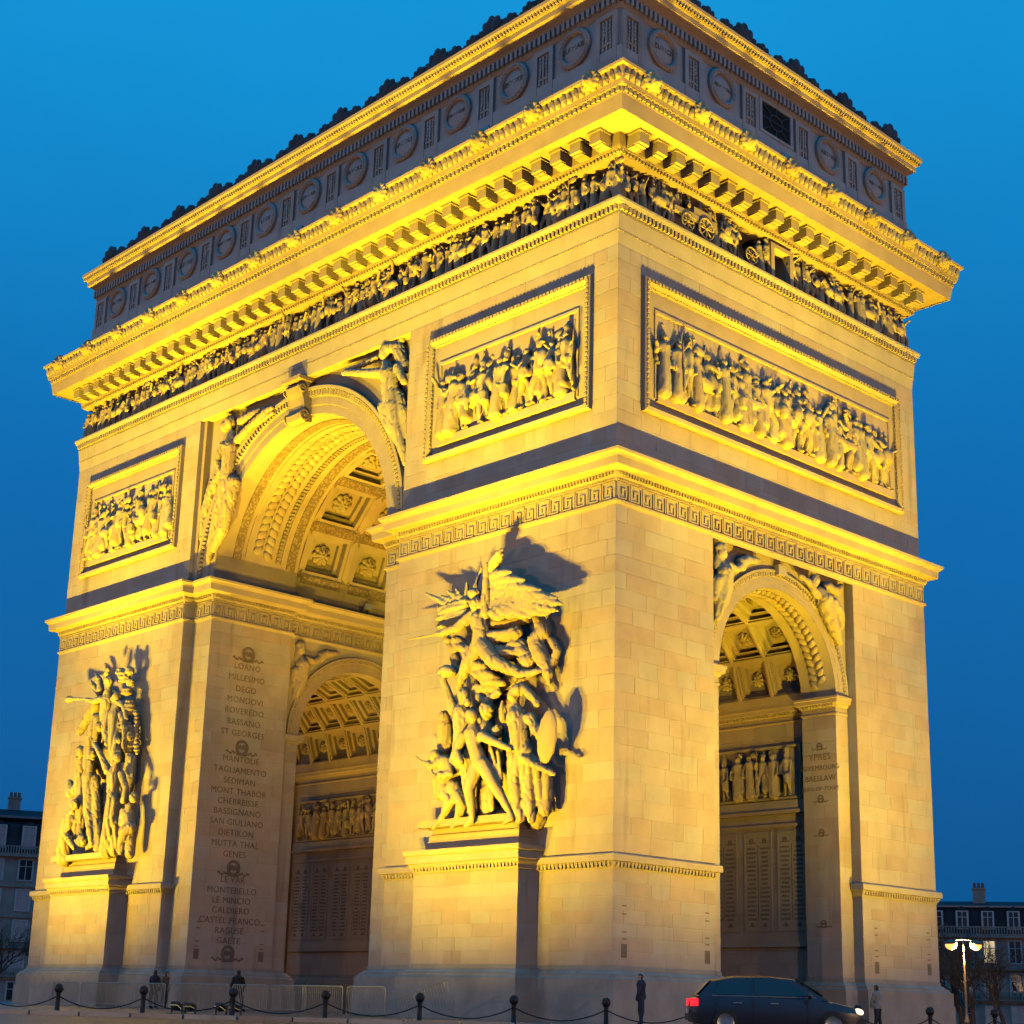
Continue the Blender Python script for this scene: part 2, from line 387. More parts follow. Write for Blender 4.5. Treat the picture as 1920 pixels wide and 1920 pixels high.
for x, w in ((21.5,5.06),(-21.5,5.06),(7.5,5.21),(-7.5,5.21)):
    mb = MB(); spandrel(mb, w, 15.0, 20.95, SZ, SR, lambda a, b: (x, a, b)); part('spandrel_wall', mb, 'moulding')
# frame strips beside the great arch bay (upper part)
for s in (1,-1):
    x0, x1 = sorted((s*8.8, s*8.5)); part('bay_frame_strip', MB().box(x0, x1, -10.72, -10.3, 22.7, 31.95), 'moulding')
def arc(R, zc, y, n=64, t0=0, t1=math.pi, ax='y'):
    pts = [(R*math.cos(t0+(t1-t0)*i/n), zc + R*math.sin(t0+(t1-t0)*i/n)) for i in range(n+1)]
    return [(a, y, b) if ax == 'y' else (y, a, b) for a, b in pts]
def archivolt(R0, R1, zc, prof, P, z0, n=64):
    mb = MB(); loops = []
    for r, d in prof:
        rr = R0 + (R1-R0)*r
        loops.append([P(rr, z0, d)] + [P(rr*math.cos(math.pi*i/n), zc + rr*math.sin(math.pi*i/n), d) for i in range(n+1)] + [P(-rr, z0, d)])
    return mb.loops(loops, False)
AV = [(0,-.02),(0,.1),(.3,.1),(.32,.16),(.6,.16),(.62,.2),(.64,.22),(.84,.24),(.86,.34),(.97,.36),(1,.34),(1,-.02)]
P_main = lambda a, b, d: (a, -10.38-d, b)
av = part('great_archivolt', archivolt(BR, BO, BZ, AV, P_main, 22.65), 'moulding')
P_side = lambda a, b, d: (21.5+d, a, b)
AVS = [(r, d*.42 if d > 0 else d) for r, d in AV]
av2 = part('small_archivolt', archivolt(SR, SO, SZ, AVS, P_side, 15.28), 'moulding')
P_in = lambda a, b, d: (-7.5+d, a, b)
av3 = part('small_archivolt', archivolt(SR, SO, SZ, AVS, P_in, 15.28), 'moulding')
mb = MB()
def arch_dentils(mb, R0, R1, zc, P, d0, d1, n, fill=.55):
    for i in range(n):
        t0 = math.pi*(i+.5-fill/2)/n; t1 = math.pi*(i+.5+fill/2)/n
        q = [(R0,t0),(R1,t0),(R1,t1),(R0,t1)]
        v = [P(r*math.cos(t), zc+r*math.sin(t), d) for d in (d0, d1) for r, t in q]
        mb.add(v, [(3,2,1,0),(4,5,6,7),(0,1,5,4),(1,2,6,5),(2,3,7,6),(3,0,4,7)])
arch_dentils(mb, BR+.93, BR+1.19, BZ, P_main, .2, .33, 110)
part('archivolt_dentil_course', mb, 'carved', av, kind='stuff')
mb = MB(); arch_dentils(mb, SR+.54, SR+.69, SZ, P_side, .08, .14, 86); part('archivolt_dentil_course', mb, 'carved', av2, kind='stuff')
mb = MB(); arch_dentils(mb, SR+.54, SR+.69, SZ, P_in, .08, .14, 86); part('archivolt_dentil_course', mb, 'carved', av3, kind='stuff')

# ---------------- vaults
def vault_band(mb, ax, R, zc, y0, y1, n=64, leg=0.0):
    L0 = arc(R, zc, y0, n, ax=ax); L1 = arc(R, zc, y1, n, ax=ax)
    if leg:
        ex = lambda L, k: (L[k][0], L[k][1], zc-leg)
        L0 = [ex(L0,0)] + L0 + [ex(L0,-1)]; L1 = [ex(L1,0)] + L1 + [ex(L1,-1)]
    mb.loops([L0, L1], False)
def vault_ring(mb, ax, R0, R1, zc, y, n=64): mb.loops([arc(R0, zc, y, n, ax=ax), arc(R1, zc, y, n, ax=ax)], False)
for s in (1,-1):
    mb = MB(); vault_band(mb, 'y', BR, BZ, s*-10.38, s*-5.2, leg=.3); vault_ring(mb, 'y', BR, BR+.95, BZ, s*-5.2)
    part('great_vault_ring', mb, 'moulding')
def coffers(ax, R, zc, rows, cols, dth, dy, steps, span):
    """nested coffer geometry; returns centres"""
    mb = MB(); cent = []
    def P(t, y, r):
        a, b = r*math.cos(t), zc + r*math.sin(t)
        return (a, y, b) if ax == 'y' else (y, a, b)
    for t in rows:
        for y in cols:
            loops = []
            for f, r in steps:
                ht, hy = dth/2*f, dy/2*(1-(1-f)*dth*R/dy)
                loops.append([P(t-ht, y-hy, R+r), P(t+ht, y-hy, R+r), P(t+ht, y+hy, R+r), P(t-ht, y+hy, R+r)])
            mb.loops(loops, True, False, True); cent.append((t, y))
    # closing strips: from the springing to the first row and along both edges
    ts = sorted(rows); t0, t1 = ts[0]-dth/2, ts[-1]+dth/2
    ys = sorted(cols); y0, y1 = ys[0]-dy/2, ys[-1]+dy/2
    for ta, tb in ((0, t0), (t1, math.pi)):
        if tb - ta > 1e-3:
            mb.loops([[P(ta + (tb-ta)*i/4, y, R) for i in range(5)] for y in span], False)
    for ya, yb in ((span[0], y0), (y1, span[1])):
        if yb - ya > 1e-3: mb.loops([[P(t0 + (t1-t0)*i/40, y, R) for i in range(41)] for y in (ya, yb)], False)
    return mb, cent, P
ST = [(1,0),(.8,0),(.79,.05),(.66,.05),(.65,.4),(.5,.4),(.49,.62),(.48,.62)]
rowsB = [math.pi/2 + rad(23.2)*k for k in (-3,-2,-1,0,1,2,3)]; colsB = [-3.35, 0, 3.35]
mb, cB, PB = coffers('y', BR+.3, BZ, rowsB, colsB, rad(23.2), 3.35, ST, (-5.2, 5.2))
vaultB = part('coffered_great_vault', mb, 'moulding')
def rosette(n=8, r=.5, h=.22):
    mb = MB()
    for i in range(n):
        t = 2*math.pi*i/n; c, s_ = math.cos(t), math.sin(t)
        for (rr, w, zz) in ((r*.66, r*.34, h*.35),(r*.36, r*.2, h*.75)):
            p = SPV*np.array((r*.4, w, h*.55)); q = np.stack([p[:,0]*c - p[:,1]*s_ + rr*c, p[:,0]*s_ + p[:,1]*c + rr*s_, p[:,2] + zz], 1)
            mb.add(q.tolist(), SPF)
    add_ell(mb, (0,0,h*.8), (r*.26, r*.26, h*.7))
    return mb.mesh('rosette', True)
RS = rosette()
def put_rosettes(cent, ax, R, zc, scale, parent, keep):
    for t, y in cent:
        if not keep(t, y): continue
        inward = Vector((-math.cos(t), 0, -math.sin(t))) if ax == 'y' else Vector((0, -math.cos(t), -math.sin(t)))
        e1 = Vector((0,1,0)) if ax == 'y' else Vector((1,0,0)); e2 = inward.cross(e1)
        a, b = R*math.cos(t), zc + R*math.sin(t) + ZO
        o = (a, y, b) if ax == 'y' else (y, a, b)
        M = Matrix(((e1.x,e2.x,inward.x,o[0]),(e1.y,e2.y,inward.y,o[1]),(e1.z,e2.z,inward.z,o[2]),(0,0,0,1))) @ Matrix.Scale(scale, 4)
        link('rosette', RS, 'carved', parent, M)
put_rosettes(cB, 'y', BR+.3+.62, BZ, 1.2, vaultB, lambda t, y: y < 1)
# framing bands with small ornament round the coffers and along the vault ring: raised carved strips
mb = MB()
def vault_strip(mb, ax, R, zc, y0, y1, th, t0, t1, n=40):
    def P(t, y, r):
        a, b = r*math.cos(t), zc + r*math.sin(t)
        return (a, y, b) if ax == 'y' else (y, a, b)
    L = lambda y, r: [P(t0+(t1-t0)*i/n, y, r) for i in range(n+1)]
    mb.loops([L(y0,R), L(y0,R-th), L(y1,R-th), L(y1,R)], False)
def vault_pieces(mb, ax, R, zc, y0, y1, th, t0, t1, n, fill=.6):
    for i in range(n):
        c = t0+(t1-t0)*(i+.5)/n; h = (t1-t0)/n*fill/2
        vault_strip(mb, ax, R, zc, y0, y1, th, c-h, c+h, 1)
T0, T1 = rad(10), rad(170)
for y0, y1 in ((-9.45,-8.95),(-6.0,-5.45)): vault_strip(mb, 'y', BR, BZ, y0, y1, .05, T0, T1)
for y in (-5.03+.0, -1.675, 1.675):
    vault_strip(mb, 'y', BR+.3, BZ, y-.26, y+.26, .04, rad(9), rad(171))
for k in range(8):
    t = math.pi/2 + rad(23.2)*(k-3.5)
    for y in colsB: vault_strip(mb, 'y', BR+.3, BZ, y-1.4, y+1.4, .042, t-rad(1.9), t+rad(1.9), 2)
part('vault_ornament_band', mb, 'carved_dark', vaultB)
mb = MB(); vault_strip(mb, 'y', BR, BZ, -8.72, -8.6, .07, T0+.03, T1-.03); vault_strip(mb, 'y', BR, BZ, -6.42, -6.3, .07, T0+.03, T1-.03)
part('leaf_band_border', mb, 'moulding', vaultB)
mb = MB(); vault_pieces(mb, 'y', BR, BZ, -6.75, -6.48, .1, T0+.03, T1-.03, 90, .5); part('vault_dentil_course', mb, 'carved', vaultB, kind='stuff')
def leaf_band(ax, R, zc, y0, y1, t0, t1, n, parent):
    mb = MB()
    w = (y1-y0)
    for i in range(n):
        t = t0 + (t1-t0)*(i+.5)/n
        for j, yy in enumerate((y0+w*.3, y0+w*.7)):
            tt = t + (t1-t0)/n*.25*(j*2-1); ds = (t1-t0)/n*R
            p = SPV*np.array((ds*.8, w*.15, .13)); ang = (.75 if j else -.75)
            q = np.stack([p[:,0]*math.cos(ang)-p[:,1]*math.sin(ang), p[:,0]*math.sin(ang)+p[:,1]*math.cos(ang), p[:,2]], 1)
            vs = []
            for s_, yv, h in q:
                r = R-.03-h; a = tt + s_/R
                vs.append((r*math.cos(a), yy+yv, zc+r*math.sin(a)) if ax == 'y' else (yy+yv, r*math.cos(a), zc+r*math.sin(a)))
            mb.add(vs, SPF)
    return part('leaf_carving', mb, 'carved', parent, smooth=True, kind='stuff')
leaf_band('y', BR, BZ, -8.5, -6.85, T0+.06, T1-.06, 44, vaultB)
# small vaults (cross passage)
for s in (-1,1):
    mb = MB(); vault_band(mb, 'x', SR, SZ, s*8.3, s*7.5, leg=.3); vault_ring(mb, 'x', SR, SR+1.0, SZ, s*8.3); part('small_vault_ring', mb, 'moulding')
    mb = MB(); vault_band(mb, 'x', SR, SZ, s*21.5, s*19.65, leg=.3); vault_ring(mb, 'x', SR, SR+1.0, SZ, s*19.65); small_ring = part('small_vault_ring', mb, 'moulding')
rowsS = [math.pi/2 + rad(24.2)*k for k in (-3,-2,-1,0,1,2,3)]; colsS = [9.3+1.88*k for k in range(6)]
for s in (1,-1):
    mb, cS, PS = coffers('x', SR+.35, SZ, rowsS, sorted([s*c for c in colsS]), rad(24.2), 1.88, [(1,0),(.9,0),(.89,.06),(.8,.06),(.79,.26),(.58,.26),(.57,.46),(.56,.46)], (min(s*8.3,s*19.65), max(s*8.3,s*19.65)))
    v = part('coffered_small_vault', mb, 'moulding')
    put_rosettes(cS, 'x', SR+.35+.46, SZ, .72, v, (lambda t, y: t < 1.7 and y > 14) if s > 0 else (lambda t, y: True))
leaf_band('x', SR, SZ, 20.1, 21.2, rad(8), rad(172), 34, small_ring)
# imposts of the small arches
mb = MB()
SI = [(0,14.5),(.04,14.55),(.04,14.62),(.0,14.64),(.0,14.85),(.06,14.9),(.1,14.98),(.2,15.05),(.22,15.2),(.26,15.24),(.26,15.34),(0,15.36)]
for sx in (1,-1):
    for sy in (1,-1):
        mb = MB(); sweep(mb, mirror([(21.5,-5.04),(21.5,-4.15),(19.65,-4.15),(19.65,-4.75),(8.3,-4.75),(8.3,-4.15),(7.5,-4.15),(7.5,-5.15)], sx, -sy), SI, False); part('small_impost', mb, 'moulding')
mb = MB(); dentils(mb, FPR, 19.7, 21.5, 14.9, 15.03, .05, .16, .16); dentils(mb, FPR@T(0,0,-.6), 8.4, 19.6, 14.9, 15.03, .05, .16, .2)
part('small_impost_egg_course', mb, 'carved', kind='stuff', M=Matrix.Identity(4))
# keystone console
def keystone(w, P, top, bot, dmax):
    pts = [(0,bot+.1),(.35,bot),(.62,bot+.12),(.68,bot+.4),(.55,bot+.62),(.5,bot+.9),(.58,bot+1.3),(.72,bot+1.6),(.8,bot+1.85),(.72,top-.35),(.5,top-.22),(0,top-.22)]
    mb = MB(); loops = []
    for a, k in ((-w,.9),(-w*.82,1.0),(-w*.6,.93),(w*.6,.93),(w*.82,1.0),(w,.9)): loops.append([P(a, b, d*dmax*k/.8) for d, b in pts])
    mb.loops(loops, True, True, True)
    for sg in (-1,1):
        for c, r in (((.42,bot+.34),.3),((.6,bot+1.72),.22)):
            mb.loops([[P(sg*(w+o), c[1]+q*r*math.sin(2*math.pi*i/16), (c[0]*dmax/.8+q*r*math.cos(2*math.pi*i/16))) for i in range(16)] for o, q in ((0,1),(.08,1),(.09,.75),(.04,.7),(.04,.3),(.1,.28))], True, False, True)
    v = [P(a, b, d) for b in (top-.2, top) for a, d in ((-w*1.25,0),(w*1.25,0),(w*1.25,dmax*1.1),(-w*1.25,dmax*1.1))]
    mb.add(v, [(3,2,1,0),(4,5,6,7),(0,1,5,4),(1,2,6,5),(2,3,7,6),(3,0,4,7)])
    return mb
part('keystone_console', keystone(.62, P_main, 31.9, 29.55, .95), 'carved')
part('keystone_block', MB().box(21.5, 21.82, -.3, .3, 20.05, 20.5), 'moulding')
# ---------------- entablature and attic
RB = rect(HX, HY)
def ring_part(name, prof, mat, cap0=False, cap1=False):
    mb = MB(); sweep(mb, RB, prof, True, cap0, cap1); return part(name, mb, mat)
archit = ring_part('architrave', [(-.7,31.93),(-.09,31.93),(-.03,32.5),(-.02,32.54),(-.02,32.6),(.05,33.32),(.04,33.36),(.1,33.62),(.2,33.66),(.22,33.72),(.26,33.8),(.26,33.9),(.2,33.96),(.14,33.98),(.08,33.985)], 'moulding')
frieze = ring_part('figure_frieze', [(.1,33.97),(-1.35,33.975),(-1.35,35.93),(-.1,35.96)], 'moulding')
cornice = ring_part('main_cornice', [(-1.4,35.94),(-.02,35.95),(.02,36.0),(.06,36.1),(.07,36.14),(.14,36.2),(.14,36.24),(.16,36.3),(.16,36.9),(1.38,36.93),(1.36,36.88),(1.42,36.88),(1.43,36.93),(1.53,37.52),(1.55,37.56),(1.56,37.58),(1.57,37.8),(1.66,37.83),(1.7,37.9),(1.74,38.06),(1.78,38.2),(1.82,38.56),(1.96,38.6),(1.98,38.72),(.2,38.9),(-.2,38.92)], 'moulding')
attic = ring_part('attic', [(.0,38.8),(.0,41.2),(-.1,41.28),(-.12,41.3),(-.14,43.1)], 'attic')
acornice = ring_part('attic_cornice', [(-.14,43.06),(-.1,43.1),(-.06,43.2),(-.04,43.3),(-.04,43.62),(.04,43.82),(.1,43.9),(.36,44.1),(.4,44.12),(.4,44.38),(.46,44.42),(.52,44.56),(.62,44.66),(.66,44.72),(.66,44.88),(-.6,45.0)], 'moulding')
parapet = ring_part('parapet', [(-.3,44.9),(-.3,45.35),(-.24,45.38),(-.24,45.5),(-1.0,45.52)], 'acroterion', False, True)
I4 = Matrix.Identity(4)
# dentil and egg courses, both visible fronts and the far returns
mb = MB()
for M, h in ((FM, HX), (FS, HY)):
    dentils(mb, M, -h-.05, h+.05, 33.38, 33.62, .03, .19, .24, .58)
    dentils(mb, M, -h, h, 33.24, 33.3, .02, .06, .13, .55)
    dentils(mb, M, -h-.02, h+.02, 32.5, 32.56, -.04, .0, .13, .5)
part('architrave_dentil_course', mb, 'carved', archit, M=I4, kind='stuff')
mb = MB()
for M, h in ((FM, HX), (FS, HY)):
    dentils(mb, M, -h-.1, h+.1, 36.02, 36.16, .0, .13, .2, .6)
    dentils(mb, M, -h-1.5, h+1.5, 37.6, 37.79, 1.54, 1.65, .27, .6)
    dentils(mb, M, -h-1.6, h+1.6, 37.84, 37.88, 1.65, 1.7, .13, .6)
part('cornice_dentil_course', mb, 'carved', cornice, M=I4, kind='stuff')
mb = MB()
for M, h in ((FM, HX), (FS, HY)): dentils(mb, M, -h-.1, h+.1, 43.32, 43.72, -.06, .12, .3, .5)
part('attic_dentil_course', mb, 'attic', acornice, M=I4, kind='stuff')
mb = MB()
for M, h in ((FM, HX), (FS, HY)): dentils(mb, M, -h-.6, h+.6, 44.46, 44.64, .5, .61, .2, .5)
part('attic_leaf_course', mb, 'carved', acornice, M=I4, kind='stuff')
# modillions
mbm = MB()
def modillion():
    mb = MB(); w = .3
    mb.box(-w, w, .06, .62, 0, .74)          # a, b, d
    mb.box(-w-.05, w+.05, .55, .64, 0, .8)
    mb.box(-w+.03, w-.03, 0, .06, 0, .6)
    mb.box(-w, w, -.03, .0, .05, .4)
    return mb.mesh('modillion')
MO = modillion()
for M, h in ((FM, HX), (FS, HY)):
    n = int(round((2*h+.0)/1.15)); w = (2*h)/n
    for i in range(n): link('modillion', MO, 'moulding', cornice, M @ T(-h+(i+.5)*w, 36.26, .15))
# acanthus leaves on the cyma
mb = MB()
def leaf_row(mb, M, a0, a1, b0, b1, d0, d1, pitch):
    n = int(round((a1-a0)/pitch)); w = (a1-a0)/n
    for i in range(n):
        c = a0+(i+.5)*w; tall = 1 if i % 2 else .72
        q = [(c-w*.42,b0,d0),(c+w*.42,b0,d0),(c+w*.46,b0+(b1-b0)*.55*tall,d0+(d1-d0)*.5),(c+w*.2,b0+(b1-b0)*tall*.93,d1),(c,b0+(b1-b0)*tall,d1+.05),(c-w*.2,b0+(b1-b0)*tall*.93,d1),(c-w*.46,b0+(b1-b0)*.55*tall,d0+(d1-d0)*.5),(c,b0+(b1-b0)*.4*tall,d0+(d1-d0)*.5+.1)]
        mb.add([tuple(M @ Vector(p)) for p in q], [(0,1,7),(1,2,7),(2,3,7),(3,4,7),(4,5,7),(5,6,7),(6,0,7)])
for M, h in ((FM, HX), (FS, HY)): leaf_row(mb, M, -h-1.7, h+1.7, 38.02, 38.56, 1.76, 1.86, .34)
part('acanthus_leaf_course', mb, 'carved', cornice, M=I4, kind='stuff')
# attic panels, swords, medallions
mbp = MB(); w, b0, b1 = .62, 41.4, 43.0
mbp.loops([[(-w,39.0,-.02),(w,39.0,-.02),(w,b1,-.02),(-w,b1,-.02)],[(-w,39.0,.14),(w,39.0,.14),(w,b1,.14),(-w,b1,.14)]], True)
# frame face with sunk panel
o_ = [(-w,39.0),(w,39.0),(w,b1),(-w,b1)]; i_ = [(-.36,40.75),(.36,40.75),(.36,b1-.22),(-.36,b1-.22)]
mbp.loops([[(a,b,.14) for a,b in o_],[(a,b,.14) for a,b in i_],[(a,b,.03) for a,b in i_]], True, False, True)
PIL = mbp.mesh('attic_pilaster')
mbs = MB(); mbs.box(-.05,.05,41.55,42.7,.03,.12); mbs.add([(-.05,41.55,.1),(.05,41.55,.1),(0,41.3,.06)],[(0,1,2)])
mbs.box(-.2,.2,41.5,41.58,.03,.11); mbs.box(-.04,.04,41.2,41.5,.03,.1)
for sg in (-1,1):
    for k in range(9): add_ell(mbs, (sg*(.2+.03*math.sin(k*.8)), 41.15+k*.185, .07), (.07,.1,.06))
for k in range(5): add_ell(mbs, (.12*math.sin(k*1.3), 40.95+.05*k, .06), (.09,.07,.05))
SW = mbs.mesh('sword_trophy')
mbd = MB(); seg = 40
def ringloop(r, d): return [(r*math.cos(2*math.pi*i/seg), r*math.sin(2*math.pi*i/seg), d) for i in range(seg)]
mbd.loops([ringloop(r, d) for r, d in ((.95,-.03),(.95,.14),(.9,.2),(.72,.2),(.68,.14),(.66,.05),(.5,.1),(.1,.14))], True, False, True)
for i in range(28):
    t = 2*math.pi*i/28; add_ell(mbd, (.81*math.cos(t), .81*math.sin(t), .19), (.11,.06,.06), t+1.2)
MED = mbd.mesh('shield')
pil_main = [1.925+3.85*k for k in range(-6,6)]; pil_side = [-10.25,-6.15,-2.05,2.05,6.15,10.25]
# the shield step in diameter: the moulded sides lean in slightly with the attic wall
FMA = FM @ T(0,0,-.12); FSA = FS @ T(0,0,-.12)
for M, L in ((FMA, pil_main), (FSA, pil_side)):
    for a in L:
        p = link('attic_pilaster', PIL, 'attic', arch, M @ T(a,0,0)); link('sword_trophy', SW, 'attic', p, M @ T(a,0,0))
TXT = []   # (job, name, frame, material, parent)
NM = ['VALMY','JEMMAPES','FLEURUS','MONTENOTTE','LODI','CASTIGLIONE','RIVOLI','ARCOLE','PYRAMIDES','ABOUKIR','ALKMAER']
NS = [(-8.2,'ZURICH'),(-4.1,'HELIOPOLIS'),(4.1,'MARENGO'),(8.2,'HOHENLINDEN')]
for M, L in ((FMA, [(-19.25+3.85*i, t) for i, t in enumerate(NM)]), (FSA, NS)):
    for a, t in L:
        p = link('attic_shield', MED, 'attic', arch, M @ T(a,42.2,0))
        TXT.append((text_job(t, .34 if len(t) < 8 else .25), 'lettering', M @ T(a,42.22,.13), 'letter', p))
# grilled window of the attic, side front
win = part('attic_window', MB().box(-1.15,1.15,41.42,43.0,-.06,.01), 'black', None, FSA)
mb = MB()
mb.loops([[(-1.3,41.3,.0),(1.3,41.3,.0),(1.3,43.08,.0),(-1.3,43.08,.0)],[(-1.3,41.3,.08),(1.3,41.3,.08),(1.3,43.08,.08),(-1.3,43.08,.08)],[(-1.1,41.45,.08),(1.1,41.45,.08),(1.1,42.98,.08),(-1.1,42.98,.08)],[(-1.1,41.45,.0),(1.1,41.45,.0),(1.1,42.98,.0),(-1.1,42.98,.0)]], True)
part('window_frame', mb, 'attic', win, FSA)
mb = MB(); cz = 42.2
mb.tube([(.5*math.cos(2*math.pi*i/24), cz+.38*math.sin(2*math.pi*i/24), .04) for i in range(25)], .035, 6)
for p, q in (((-1.1,41.45),(-.36,cz-.27)),((1.1,41.45),(.36,cz-.27)),((-1.1,42.98),(-.36,cz+.27)),((1.1,42.98),(.36,cz+.27)),((-1.1,cz),(-.5,cz)),((1.1,cz),(.5,cz)),((0,41.45),(0,cz-.38)),((0,42.98),(0,cz+.38)),((-.5,cz),(.5,cz))):
    mb.tube([(*p,.04),(*q,.04)], .025, 6)
part('window_grille', mb, plain('grille_iron', (.10,.09,.085), .6, .3), win, FSA)
# acroteria: fan palmettes on the parapet
def palmette(h, w):
    mb = MB(); mb.box(-w*.5, w*.5, 0, h*.22, -.16, .16)
    for k in range(-3,4):
        t = k*.42; r = h*(.82 - .05*abs(k))
        c = (math.sin(t)*r*.5*w/h*1.05, h*.12+math.cos(t)*r*.56, 0)
        p = SPV*np.array((w*.15, r*.42, .2)); q = np.stack([p[:,0]*math.cos(-t)-p[:,1]*math.sin(-t), p[:,0]*math.sin(-t)+p[:,1]*math.cos(-t), p[:,2]], 1)+np.array(c)
        mb.add(q.tolist(), SPF)
    add_ell(mb, (0,h*.42,0), (w*.42,h*.44,.17)); add_ell(mb, (0,h*.3,.12), (w*.16,h*.18,.14))
    return mb.mesh('palmette', True)
PA, PB_ = palmette(1.75, 1.6), palmette(1.2, 1.15)
for M, L, sp_ in ((FM, pil_main, 3.85), (FS, pil_side, 4.1)):
    for i, a in enumerate(L):
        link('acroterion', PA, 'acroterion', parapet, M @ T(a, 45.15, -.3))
        if i < len(L)-1:
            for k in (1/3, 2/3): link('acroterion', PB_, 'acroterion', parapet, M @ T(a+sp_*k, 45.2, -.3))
# ---------------- sunk relief panels
def panel(M, a0, a1, b0, b1, name='relief_panel'):
    def lp(l, r, t, b, d): return [(a0+l,b0+b,d),(a1-r,b0+b,d),(a1-r,b1-t,d),(a0+l,b1-t,d)]
    mb = MB(); S_ = [(0,0,0,0,-.12),(0,0,0,0,.2),(.04,.04,.04,.04,.25),(.2,.2,.22,.2,.27),(.24,.24,.28,.24,.2),(.34,.34,.4,.34,.06),(.36,.36,.42,.36,.0),(.74,.74,1.22,.72,.02),(.76,.76,1.24,.74,.08),(.86,.86,1.36,.86,.08),(.88,.88,1.38,.88,.0),(.9,.9,1.42,.9,-1.0)]
    mb.loops([lp(*q) for q in S_], True, False, True)
    mb.box(a0+.86, a1-.86, b0+.62, b0+.98, -.98, .16)
    p = part(name, mb, 'moulding', None, M)
    mb = MB(); I = Matrix.Identity(4)
    dentils(mb, I, a0+.28, a1-.28, b1-.4, b1-.28, .03, .13, .2); dentils(mb, I, a0+.06, a1-.06, b1-.2, b1-.08, .24, .3, .22)
    for c0, c1 in ((a0+.24, a0+.36), (a1-.36, a1-.24)):
        n = int((b1-b0-.6)/.2)
        for i in range(n): mb.box(c0, c1, b0+.3+i*.2, b0+.3+i*.2+.11, .03, .14)
    for c0, c1 in ((a0+.06, a0+.2), (a1-.2, a1-.06)):
        n = int((b1-b0-.2)/.22)
        for i in range(n): mb.box(c0, c1, b0+.1+i*.22, b0+.1+i*.22+.12, .23, .3)
    part('egg_moulding', mb, 'carved', p, M, kind='stuff')
    return p
FMU = FM @ T(0,0,-.08); FSU = FS @ T(0,0,-.08)
panR = panel(FMU, 10.3, 20.55, 25.0, 30.93); panL = panel(FMU, -20.4, -10.2, 25.0, 30.85); panS = panel(FSU, -9.5, 9.4, 25.0, 30.93)

# ---------------- ashlar blocks
def unit_block():
    c = .035
    v = [(-.5,-.5,0),(.5,-.5,0),(.5,.5,0),(-.5,.5,0)] + [(-.5,-.5,.6),(.5,-.5,.6),(.5,.5,.6),(-.5,.5,.6)] + [(-.5+c*.4,-.5+c,1),(.5-c*.4,-.5+c,1),(.5-c*.4,.5-c,1),(-.5+c*.4,.5-c,1)]
    f = []
    for k in (0,4):
        for i in range(4): j = (i+1)%4; f.append((k+i,k+j,k+4+j,k+4+i))
    f.append((8,9,10,11))
    m = bpy.data.meshes.new('stone_block'); m.from_pydata(v, [], f); return m, v, f
UB, UBV, UBF = unit_block()
UB.materials.append(MAT['ashlar'])
stuff_blocks = MB(); n_obj = 0
def courses(M, a0, a1, b0, b1, d, parent=None, hc=.62, lo=1.0, hi=2.1):
    """running-bond ashlar on a rectangle; parent -> each stone is an object of its own"""
    global n_obj
    n = max(1, int(round((b1-b0)/hc))); h = (b1-b0)/n; g = .011
    for i in range(n):
        a = a0; first = True
        while a < a1 - 1e-4:
            L = random.uniform(lo, hi)
            if first and i % 2: L *= .5
            first = False
            if a + L > a1 - .45: L = a1 - a
            t = .009 + random.uniform(0, .006)
            Mb = M @ T(a+L/2, b0+(i+.5)*h, d-.011) @ Matrix.Diagonal((L-g, h-g, t, 1))
            if parent is not None and n_obj < 300:
                link('stone_block', UB, None, parent, Mb); n_obj += 1
            else: stuff_blocks.add([tuple(Mb @ Vector(v)) for v in UBV], UBF)
            a += L
near = piers[(1,-1)]
courses(FM, 8.8, 22, 7.16, 20.66, 0, near, .66, 1.1, 2.3)
courses(FS, -11.03, -5.05, 7.16, 20.66, 0, near, .66, 1.1, 2.3)
courses(FM, 8.8, PED0-.02, 3.06, 6.56, 0, near, .5); courses(FM, PED1+.02, 22, 3.06, 6.56, 0, near, .5); courses(FS, -11.03, -5.05, 3.06, 6.56, 0, near, .5)
FPED = FM @ T(0,0,PEDD); courses(FPED, PED0, PED1, 3.06, 6.62, 0, near, .5); courses(FPED, -PED1, -PED0, 3.06, 6.62, 0, None, .5)
for x in (PED1, -PED0): courses(frame((x,0,0),(0,1,0),(1,0,0)), -HY-PEDD, -HY, 3.06, 6.62, 0, None, .5, .6, 1.1)
courses(FM, -22, -8.8, 7.16, 20.66, 0, None, .66, 1.1, 2.3)
courses(FM, -22, -PED1-.02, 3.06, 6.56, 0, None, .5); courses(FM, -PED0+.02, -8.8, 3.06, 6.56, 0, None, .5)
for s in (1,-1): courses(FBAY, min(s*7.15,s*8.8), max(s*7.15,s*8.8), 3.06, 20.66, 0, None, .66, .7, 1.2)
courses(frame((-8.8,0,0),(0,1,0),(1,0,0)), -11.03, -10.38, 3.06, 20.66, 0, None, .66, .65, .66)
courses(FS, 5.05, 11.03, 7.16, 20.66, 0, None, .66, 1.1, 2.3); courses(FS, 5.05, 11.03, 3.06, 6.56, 0, None, .5)
FSB = FS @ T(0,0,-.5); courses(FSB, 4.15, 5.05, 3.06, 14.5, 0, None, .66, .9, 1.0); courses(FSB, -5.05, -4.15, 3.06, 14.5, 0, None, .66, .9, 1.0)
courses(frame((0,5.05,0),(1,0,0),(0,-1,0)), 21.5, 22, 3.06, 20.7, 0, None, .66, .5, .6)
courses(FPL, -10.38, -5.2, 3.06, 20.66, 0, None, .58, 1.0, 1.9); courses(FPL@T(0,0,-.35), -5.2, -4.15, 3.06, 15.0, 0, None, .58)
